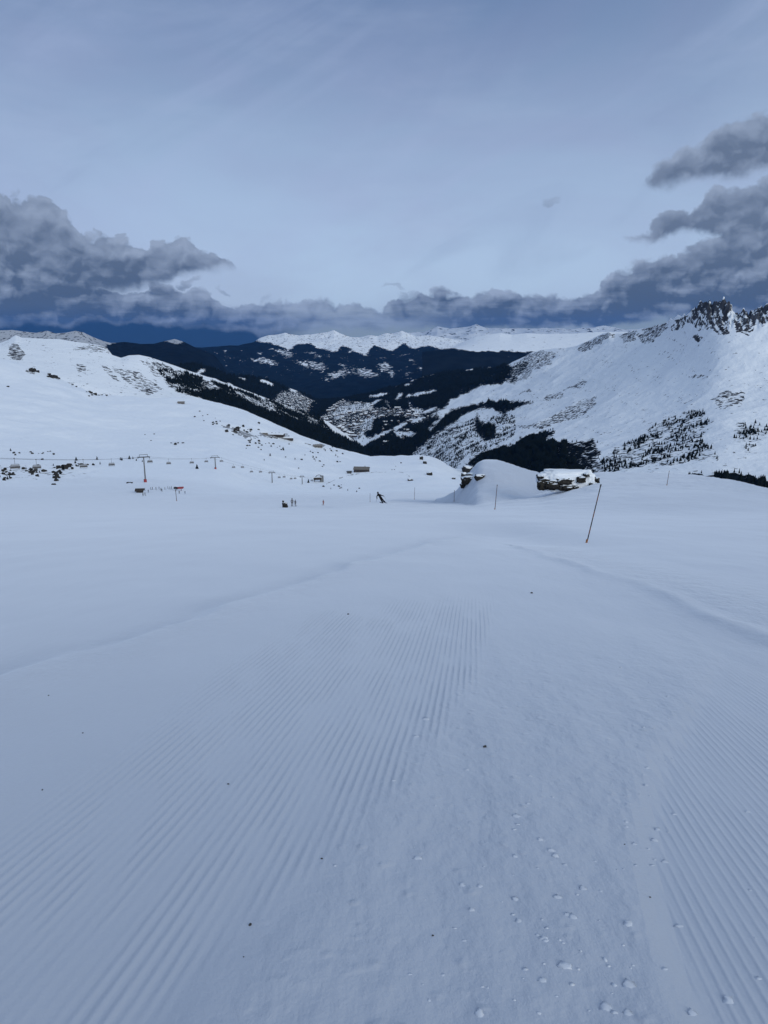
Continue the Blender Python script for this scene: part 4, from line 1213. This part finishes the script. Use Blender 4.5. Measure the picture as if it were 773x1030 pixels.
def standing(mat):
    J = [((0, 0, .95), .15, .12), ((0, 0, 1.18), .14, .11), ((0, 0, 1.42), .16, .11), ((0, 0, 1.52), .06), ((0, 0, 1.63), .10), ((0, 0, 1.72), .085),
         ((-.11, 0, .88), .10), ((-.13, .01, .48), .075), ((-.14, 0, .08), .055), ((-.14, -.16, .05), .045),
         ((.11, 0, .88), .10), ((.13, .01, .48), .075), ((.14, 0, .08), .055), ((.14, -.16, .05), .045),
         ((-.20, 0, 1.42), .065), ((-.29, -.02, 1.14), .05), ((-.26, -.22, .95), .04), ((-.25, -.30, .92), .045),
         ((.20, 0, 1.42), .065), ((.29, -.02, 1.14), .05), ((.26, -.22, .95), .04), ((.25, -.30, .92), .045)]
    E = [(0, 1), (1, 2), (2, 3), (3, 4), (4, 5), (0, 6), (6, 7), (7, 8), (8, 9), (0, 10), (10, 11), (11, 12), (12, 13), (2, 14), (14, 15), (15, 16), (16, 17), (2, 18), (18, 19), (19, 20), (20, 21)]
    return skin_person('person', J, E, mat)


PM = [standing(m_) for m_ in (M_BLACK, plain('navy_jacket', (.03, .04, .09), .8), plain('grey_jacket', (.12, .12, .13), .8), plain('rust_jacket', (.24, .07, .05), .8))]
M_HELM = plain('dark_helmet', (.02, .02, .022), .4)


def person(px, row, mi, label, grp=None, rz=0., sc=1.0, cat='person', skis=True):
    p = at(px, row)
    root = bpy.data.objects.new('person', PM[mi]); COL.objects.link(root); root.location = p; root.rotation_euler = (0, 0, rz); root.scale = (sc,) * 3
    bm = bmesh.new(); bmesh.ops.create_icosphere(bm, subdivisions=2, radius=.135, matrix=Matrix.Translation((0, .01, 1.70))); link('helmet', bm, M_HELM, root, True)
    if skis:
        for sx in (-1, 1):
            bm = bmesh.new(); box(bm, (sx * .14, -.1, .01), (.10, 1.7, .03)); link('ski', bm, M_DARKST, root)
    tag(root, label, cat, grp)
    return root


Q = [(145.8, 493.5, 0, 1.6), (149.5, 495.5, 1, .4), (151.8, 492.7, 0, 2), (153.6, 492.5, 2, 1), (157.2, 492.6, 0, 1.2), (160.3, 492.2, 1, 1.4), (162.3, 493.5, 0, .6), (163.2, 494.6, 0, .2), (166.2, 492.6, 2, 1.5), (169.2, 491.8, 0, 1.7), (171.2, 492, 1, 1.5), (172.8, 491.8, 0, 1.5)]
for px, row, mi, rz in Q:
    person(px, row, mi, 'skier in dark clothes waiting in the queue between hut and lift entrance', 'skiers queuing at the lift entrance', rz)
person(144.2, 499, 0, 'dark figure standing just below the brown lift hut', None, .5)
person(146.3, 498.6, 2, 'grey-clad figure beside the one below the lift hut', None, -.5)
person(180.6, 496.6, 0, 'dark figure standing under the covered lift entrance', None, 0)
person(186.4, 496.8, 1, 'dark figure standing apart, just beyond the covered lift entrance', None, 0)
person(294.2, 509.3, 2, 'small grey figure standing beside the dark speckled rock', None, .3, 1.0)
person(297.4, 509.2, 2, 'smaller of the two grey figures beside the speckled rock', None, -.4, .8)
person(325.5, 508.2, 3, 'figure in a rust-red jacket riding down the open piste', None, .8, 1.0)
p = at(286.8, 510.5); k = p.y / F
bm = bmesh.new(); rock_blob(bm, (0, 0, 2.6 * k), (2.8 * k, 2.4 * k, 3.2 * k), 9, 3, .3)
rock_blob(bm, (-1.6 * k, 0, 6.6 * k), (.9 * k, .9 * k, 1.2 * k), 12, 2, .3)
o = link('rock', bm, M_ROCK, None, True); o.location = p; tag(o, 'dark speckled rock with a small upright tip on the open piste', 'rock')

# ---- the skier
p = at(385, 506.2); k = p.y / F
# screen-plane coordinates: u to the side, h up, in metres from the feet
def sk(u, h, dep=0): return (u, dep, h)
J = [(sk(-.28, .86), .17, .13), (sk(-.42, 1.10), .16, .12), (sk(-.55, 1.32), .17, .12), (sk(-.63, 1.44, -.02), .065), (sk(-.68, 1.56, -.04), .105), (sk(-.71, 1.65, -.05), .085),
     (sk(-.34, .80, -.08), .11), (sk(-.12, .42, -.20), .085), (sk(.02, .10, -.02), .06), (sk(.08, .06, -.18), .05),
     (sk(-.20, .82, .08), .11), (sk(.10, .46, -.10), .085), (sk(.34, .20, .10), .06), (sk(.40, .16, -.06), .05),
     (sk(-.75, 1.30), .07), (sk(-.86, 1.02, -.05), .055), (sk(-.84, .76, -.18), .045), (sk(-.83, .68, -.22), .05),
     (sk(-.38, 1.34), .07), (sk(-.12, 1.22, -.08), .055), (sk(.16, 1.16, -.20), .045), (sk(.24, 1.16, -.23), .05)]
E = [(0, 1), (1, 2), (2, 3), (3, 4), (4, 5), (0, 6), (6, 7), (7, 8), (8, 9), (0, 10), (10, 11), (11, 12), (12, 13), (2, 14), (14, 15), (15, 16), (16, 17), (2, 18), (18, 19), (19, 20), (20, 21)]
J = [(q[0],) + tuple(r * 1.4 for r in q[1:]) for q in J]
me = skin_person('person', J, E, plain('black_ski_suit', (.006, .006, .008), .9, .1, 3, 0, .1))
sko = bpy.data.objects.new('person', me); COL.objects.link(sko); sko.location = p; sko.scale = (.92, .92, .92)
bm = bmesh.new(); bmesh.ops.create_icosphere(bm, subdivisions=3, radius=.15, matrix=Matrix.Translation((-.70, -.03, 1.63))); link('helmet', bm, M_HELM, sko, True)
for (u, h, dp) in ((.04, .03, -.1), (.38, .11, .02)):
    bm = bmesh.new(); box(bm, (u, dp, h), (.13, 1.75, .035), Matrix.Rotation(.55, 3, 'Z') @ Matrix.Rotation(-.25, 3, 'Y')); link('ski', bm, M_DARKST, sko)
for (a, b_) in (((-.83, -.22, .68), (-.95, .35, .15)), ((.24, -.23, 1.16), (.52, .35, .55))):
    bm = bmesh.new(); rod(bm, a, b_, .014, .01, 6); link('ski_pole', bm, M_STEEL, sko)
tag(sko, 'skier all in black leaning into a turn with one arm stretched out', 'skier')

# ---- dark specks of dirt on the piste, each a thing
bm = bmesh.new(); rock_blob(bm, (0, 0, 0), (1, .8, .5), 99, 2, .4)
pebm = bpy.data.meshes.new('stone'); bm.to_mesh(pebm); bm.free(); pebm.materials.append(plain('wet_stone', (.035, .032, .03), .6))
for px, row, w, lab in ((488, 751, 4.5, 'small dark stone on the smooth snow past the ribbed tracks'), (350.5, 621, 2.4, 'tiny dark stone on the snow above the ribbed tracks'), (535, 598, 3, 'tiny dark stone on the snow below the leaning marker'), (230, 791, 2.6, 'tiny dark stone lying between the snow ribs'),
                        (324, 866, 2.8, 'tiny dark stone at the edge of the ribbed tracks'), (435.5, 943, 3.0, 'small dark stone on the churned snow between the tracks'), (654, 904, 2.4, 'tiny dark stone beside the narrow ribbed track'), (50, 707, 1.8, 'tiny dark stone under the piste ledge'),
                        (84, 742, 2.0, 'tiny dark stone on the smooth snow left of the ribs'), (43.5, 800, 2.2, 'tiny dark stone on smooth snow near the edge of the view'), (252, 933, 4.4, 'dull dark stone half sunk where the ribs fade'), (245.5, 965, 1.8, 'tiny dark stone below the half sunk one'), (628.5, 850, 1.8, 'speck of dark stone near the churned snow')):
    x_, y_ = gp(px, row); z_ = float(S1z(np.array([x_]), np.array([y_]))[0])
    kk = y_ / F / CP
    o = bpy.data.objects.new('stone', pebm); COL.objects.link(o); o.location = (x_, y_, z_ + w * kk * .15); s_ = w * kk / 2 * .85; o.scale = (s_, s_, s_); o.rotation_euler = (0, 0, random.uniform(0, 6))
    tag(o, lab.replace(' left of', ' beside'), 'stone')

# ---- crumbs of snow thrown up on the churned strip
rs = random.Random(4)
bm = bmesh.new()
for i in range(150):
    r_ = rs.random()
    if r_ < .62: px, row = rs.gauss(570, 75), rs.uniform(790, 1030)
    elif r_ < .8: px, row = rs.gauss(655, 14), rs.uniform(690, 880)
    else: px, row = rs.uniform(380, 660), rs.uniform(640, 1030)
    if px < 0 or px > 773: continue
    x_, y_ = gp(px, row); z_ = float(S1z(np.array([x_]), np.array([y_]))[0])
    s_ = min(.024, abs(rs.gauss(.005, .0065)) + .003)
    rr = bmesh.ops.create_icosphere(bm, subdivisions=2 if s_ > .012 else 1, radius=1)
    sx, sy, sz = s_ * rs.uniform(.8, 1.4), s_ * rs.uniform(.8, 1.4), s_ * rs.uniform(.13, .26)
    sd = rs.random() * 90
    for v_ in rr['verts']:
        n = 1 + .35 * math.sin(v_.co.x * 6 + sd) * math.cos(v_.co.y * 5 + sd) + rs.uniform(-.18, .18)
        v_.co = Vector((v_.co.x * sx * n + x_, v_.co.y * sy * n + y_, v_.co.z * sz * n + z_ - sz * .1))
o = link('snow_crumbs', bm, plain('crumb_snow', (.60, .64, .71), .7, .03, 20), None, True); o['kind'] = 'stuff'; o['label'] = 'loose crumbs and clods of snow strewn over the churned strip'; o['category'] = 'snow'

# ================================================================== SKY AND LIGHT
print('sky')
SUN_EL = math.radians(24); SUN_AZ = math.radians(142)     # from behind, to the right; azimuth clockwise from +y
W = bpy.data.worlds.new('World'); S.world = W; W.use_nodes = True
nt = W.node_tree; nt.nodes.clear(); b = NB(nt)
tc = b.n('ShaderNodeTexCoord').outputs['Generated']
sep = b.n('ShaderNodeSeparateXYZ'); b.put(sep.inputs[0], tc)
X, Y, Z = sep.outputs
RAD = 180 / math.pi
az = b.m('MULTIPLY', b.m('ARCTAN2', X, Y), RAD)
el = b.m('MULTIPLY', b.m('ARCSINE', Z), RAD)


def azel(px, row):
    x, y, z = P(px, row, 1.0)
    x, y, z = float(x), float(y), float(z) - EYE
    return math.degrees(math.atan2(x, y)), math.degrees(math.atan2(z, math.hypot(x, y)))


comb = b.n('ShaderNodeCombineXYZ'); b.put(comb.inputs[0], az); b.put(comb.inputs[1], el); AE = comb.outputs[0]
# billow warp
wn = b.n('ShaderNodeTexNoise'); b.put(wn.inputs['Vector'], AE); wn.inputs['Scale'].default_value = .5; wn.inputs['Detail'].default_value = 7; wn.inputs['Roughness'].default_value = .56
ws = b.n('ShaderNodeSeparateColor'); b.put(ws.inputs[0], wn.outputs['Color'])
azw = b.m('ADD', az, b.m('MULTIPLY', b.m('SUBTRACT', ws.outputs[0], .5), 2.4))
elw = b.m('ADD', el, b.m('MULTIPLY', b.m('SUBTRACT', ws.outputs[1], .5), 1.5))


def curve(sock, pts):
    nd = b.n('ShaderNodeFloatCurve'); mp = nd.mapping; cv = mp.curves[0]
    ae = [azel(*q) for q in pts]
    vals = [((a + 45) / 90, (e + 10) / 50) for a, e in ae]
    vals = [(min(max(u, 0), 1), min(max(v_, 0), 1)) for u, v_ in vals]
    cv.points[0].location = vals[0]; cv.points[1].location = vals[-1]
    for q in vals[1:-1]: cv.points.new(*q)
    for q in cv.points: q.handle_type = 'AUTO_CLAMPED'
    mp.update()
    b.put(nd.inputs['Value'], b.m('MULTIPLY_ADD', sock, 1 / 90, .5))
    return b.m('MULTIPLY_ADD', nd.outputs[0], 50, -10)


def bank(top, bot, soft, softb=None):
    t = curve(azw, top); q = curve(azw, bot)
    a = b.m('SUBTRACT', t, elw); c = b.m('SUBTRACT', elw0, q)
    mt = b.ss(a, -soft, soft); mb = b.ss(c, -(softb or soft), (softb or soft))
    return b.m('MULTIPLY', mt, mb), a, c


big = b.noise(b.scale(AE, (.6, 1.1, 1)), .22, 3, .5)
strat = b.noise(b.scale(AE, (.22, 1.5, 1)), 1.0, 5, .55)
# cauliflower puffs: smooth cells on a warped domain
wv = b.n('ShaderNodeCombineXYZ'); b.put(wv.inputs[0], azw); b.put(wv.inputs[1], b.m('MULTIPLY', elw, 1.25))


def puffs(vec, sc):
    nd = b.n('ShaderNodeTexVoronoi', feature='SMOOTH_F1'); b.put(nd.inputs['Vector'], vec)
    nd.inputs['Scale'].default_value = sc; nd.inputs['Smoothness'].default_value = .45; nd.inputs['Detail'].default_value = 2.5; nd.inputs['Roughness'].default_value = .5
    return b.m('SUBTRACT', 1.0, nd.outputs['Distance'])


puff = puffs(wv.outputs[0], .55)
off = b.n('ShaderNodeVectorMath', operation='ADD'); b.put(off.inputs[0], wv.outputs[0]); off.inputs[1].default_value = (-.25, .55, 0)
relief = b.m('SUBTRACT', puff, puffs(off.outputs[0], .55))      # puffs catch light from above
elw0 = elw
elw = b.m('SUBTRACT', elw, b.m('MULTIPLY', b.m('SUBTRACT', puff, .47), 1.15))
mA, tA, bA = bank([(-250, 120), (-100, 165), (-20, 186), (20, 192), (45, 197), (62, 203), (80, 220), (95, 231), (106, 227), (118, 233), (130, 244), (143, 247), (155, 235), (178, 233), (192, 240), (206, 250), (222, 251), (233, 259), (246, 276), (300, 330)],
                  [(-250, 330), (0, 300), (120, 292), (165, 284), (180, 276), (205, 274), (232, 267), (246, 262), (300, 240)], .14, .5)
mB, tB, bB = bank([(-250, 250), (0, 268), (140, 286), (165, 281), (185, 288), (200, 291), (222, 297), (250, 301), (275, 297), (300, 296), (330, 299), (360, 303), (382, 304), (395, 297), (412, 290), (440, 287), (470, 290), (500, 286), (522, 290), (545, 293), (568, 294), (585, 288), (600, 283), (618, 271), (640, 260), (655, 257), (682, 250), (700, 238), (740, 220), (800, 195), (1000, 150)],
                  [(-250, 324), (0, 326), (60, 325), (130, 322), (200, 328), (270, 333), (330, 331), (400, 330), (520, 331), (600, 331), (650, 322), (700, 318), (773, 335), (1000, 345)], .22, .35)
mC, tC, bC = bank([(560, 330), (628, 242), (640, 230), (650, 221), (665, 212), (690, 205), (718, 188), (745, 180), (773, 172), (1000, 120)], [(560, 250), (634, 240), (655, 241), (680, 235), (700, 233), (735, 236), (800, 232), (1000, 220)], .2, .3)
mD, tD, bD = bank([(560, 290), (640, 188), (650, 175), (662, 164), (680, 152), (700, 140), (730, 121), (773, 103), (850, 80), (1000, 40)], [(560, 160), (646, 180), (668, 187), (700, 181), (730, 180), (760, 171), (800, 160), (1000, 110)], .28, .5)


def wisp(px, row, w, h, s):
    a0, e0 = azel(px, row)
    u = b.m('POWER', b.m('ABSOLUTE', b.m('MULTIPLY', b.m('SUBTRACT', azw, a0), 1 / w)), 2.0)
    v_ = b.m('POWER', b.m('ABSOLUTE', b.m('MULTIPLY', b.m('SUBTRACT', elw, e0), 1 / h)), 2.0)
    return b.m('MULTIPLY', b.ss(b.m('ADD', u, v_), 1.7, 0.0), s)


cl = b.m('MAXIMUM', b.m('MAXIMUM', mA, mB), b.m('MAXIMUM', mC, mD))
for q in ((556, 191, .55, .3, .45), (189, 281, .75, .3, .85), (224, 287, .35, .15, .5), (396, 283, .7, .18, .5), (412, 292, .7, .35, .7)): cl = b.m('MAXIMUM', cl, wisp(*q))
# thickness drives the grey
thick = b.m('MAXIMUM', b.m('MULTIPLY', mA, b.ss(tA, 0.0, 2.8)), b.m('MAXIMUM', b.m('MULTIPLY', mB, b.ss(tB, -.2, 1.7)), b.m('MAXIMUM', b.m('MULTIPLY', mC, b.ss(tC, -.2, 1.2)), b.m('MULTIPLY', mD, b.ss(tD, -.2, 1.4)))))
tone = b.m('ADD', b.m('MULTIPLY', b.m('SUBTRACT', big, .5), 1.5), b.m('MULTIPLY', relief, .75))
tone = b.m('ADD', tone, b.m('MULTIPLY', b.m('SUBTRACT', puff, .6), .35))
tone = b.m('ADD', tone, b.m('MULTIPLY', b.m('SUBTRACT', strat, .5), b.ss(el, 6.5, 2.0, 0.0, 1.3)))
tone = b.m('ADD', tone, b.m('SUBTRACT', b.ss(el, 3.0, 14.0, .86, 1.0), b.m('MULTIPLY', thick, .60)), clamp=True)
tone = b.mixf(b.ss(el, 2.0, 8.0, 0.0, .38), tone, .58)

K = 10.0   # the Background runs at a tenth
def kc(c, s=1.0): return tuple(x * K * s for x in c)


cloud = b.mix(tone, kc((.068, .108, .19)), kc((.335, .415, .57)))
# pale break in the middle of the low bank
a0, e0 = azel(365, 318)
brk = b.m('MULTIPLY', b.ss(b.m('ABSOLUTE', b.m('SUBTRACT', azw, a0)), 9.0, 1.0), b.ss(b.m('ABSOLUTE', b.m('SUBTRACT', elw, e0 + .1)), 1.4, .2))
cloud = b.mix(b.m('MULTIPLY', brk, b.ss(strat, .34, .56, .62, .96)), cloud, kc((.34, .42, .54)))

sky = b.n('ShaderNodeTexSky', sky_type='NISHITA'); sky.sun_disc = False; sky.sun_elevation = SUN_EL; sky.sun_rotation = SUN_AZ; sky.altitude = 2500
# thin high overcast over the clear sky
g1 = b.ss(el, 1.0, 30.0)
veil = b.mix(g1, kc((.45, .59, .80)), kc((.120, .192, .375)))
vn = b.noise(b.scale(AE, (.035, .07, 1)), 1.0, 5, .55, .6)
veil = b.mix(b.ss(vn, .38, .62, 0.0, .38), veil, kc((.30, .34, .55)))
veil = b.mix(b.m('MULTIPLY', b.m('MULTIPLY', b.ss(el, 12.0, 31.0), b.ss(b.m('ABSOLUTE', b.m('SUBTRACT', az, 1.0)), 30.0, 4.0)), .95), veil, kc((.125, .22, .40)))
veil = b.mix(b.m('MULTIPLY', b.ss(b.noise(b.scale(AE, (.03, .12, 1)), 1.6, 6, .6), .45, .7), .16), veil, kc((.50, .60, .80)))
dg_ = b.n('ShaderNodeCombineXYZ'); b.put(dg_.inputs[0], b.m('ADD', b.m('MULTIPLY', az, .030), b.m('MULTIPLY', el, .022))); b.put(dg_.inputs[1], b.m('SUBTRACT', b.m('MULTIPLY', el, .115), b.m('MULTIPLY', az, .062)))
dn = b.noise(dg_.outputs[0], 1.0, 6, .55, .8)
veil = b.mix(b.ss(dn, .44, .70, 0.0, .42), veil, kc((.40, .49, .72)))
veil = b.mix(b.ss(dn, .46, .24, 0.0, .30), veil, kc((.16, .22, .40)))
# the overcast is whiter and brighter round the hidden sun, behind the viewer
sdv = b.n('ShaderNodeVectorMath', operation='DOT_PRODUCT'); b.put(sdv.inputs[0], tc); sdv.inputs[1].default_value = (math.sin(SUN_AZ) * math.cos(SUN_EL), math.cos(SUN_AZ) * math.cos(SUN_EL), math.sin(SUN_EL))
veil = b.mix(b.ss(sdv.outputs['Value'], -.45, .95), veil, kc((.56, .69, .82)))
base = b.mix(.90, sky.outputs[0], veil)
# under the low bank: rain shaft dark on the west, pale air elsewhere
und = b.ss(bB, 1.3, .45)
low_az = b.ss(az, -9.5, -5.0)
under = b.mix(low_az, kc((.017, .034, .060)), kc((.30, .375, .43)))
under = b.mix(b.ss(az, 8.0, 16.0), under, kc((.31, .39, .45)))
open_sky = base
base = b.mix(b.m('MULTIPLY', und, b.ss(b.m('ABSOLUTE', az), 56.0, 48.0)), base, under)
clear = base
side = b.ss(b.m('ABSOLUTE', az), 56.0, 48.0)
col = b.mix(b.m('MULTIPLY', b.m('MULTIPLY', cl, side), .97), base, cloud)
# below the horizon the world stays dim
bg = b.n('ShaderNodeBackground'); b.put(bg.inputs[0], col); bg.inputs[1].default_value = .1
bg2 = b.n('ShaderNodeBackground'); b.put(bg2.inputs[0], open_sky); bg2.inputs[1].default_value = .1
# the cloud banks stand only over this part of the sky; elsewhere there is just the overcast
sector = b.m('MULTIPLY', b.m('LESS_THAN', b.m('ABSOLUTE', az), 57.0), b.m('MULTIPLY', b.m('LESS_THAN', el, 27.0), b.m('GREATER_THAN', el, -12.0)))
ms = b.n('ShaderNodeMixShader'); b.put(ms.inputs[0], sector); b.put(ms.inputs[1], bg2.outputs[0]); b.put(ms.inputs[2], bg.outputs[0])
wo = b.n('ShaderNodeOutputWorld'); b.put(wo.inputs[0], ms.outputs[0])
W.cycles.sampling_method = 'MANUAL'; W.cycles.sample_map_resolution = 512

sd = bpy.data.lights.new('sun', 'SUN'); sd.energy = 1.25; sd.angle = math.radians(32); sd.color = (1.0, .94, .86)
so = bpy.data.objects.new('sun', sd); COL.objects.link(so)
dirv = Vector((math.sin(SUN_AZ) * math.cos(SUN_EL), math.cos(SUN_AZ) * math.cos(SUN_EL), math.sin(SUN_EL)))
so.rotation_euler = dirv.to_track_quat('Z', 'Y').to_euler(); so.location = (0, -20, 40)

# ---- air
bm = bmesh.new(); box(bm, (0, 22000, -900), (72000, 52000, 3600))
hz = bpy.data.materials.new('air'); hb = NB(nodes(hz))
pvn = hb.n('ShaderNodeVolumePrincipled'); pvn.inputs['Color'].default_value = (.09, .33, .88, 1); pvn.inputs['Density'].default_value = 1.1e-5; pvn.inputs['Anisotropy'].default_value = 0.0
ho = hb.n('ShaderNodeOutputMaterial'); hb.put(ho.inputs[1], pvn.outputs[0])
o = link('haze', bm, hz); o['kind'] = 'stuff'; o['label'] = 'thin blue air over the whole valley'; o['category'] = 'haze'

# ------------------------------------------------------------------ settings
S.view_settings.view_transform = 'Standard'; S.view_settings.look = 'None'; S.view_settings.exposure = 0; S.view_settings.gamma = 1
S.render.engine = 'CYCLES'
S.cycles.use_denoising = True
S.cycles.max_bounces = 4; S.cycles.diffuse_bounces = 3; S.cycles.volume_bounces = 0; S.cycles.glossy_bounces = 2
print('done')
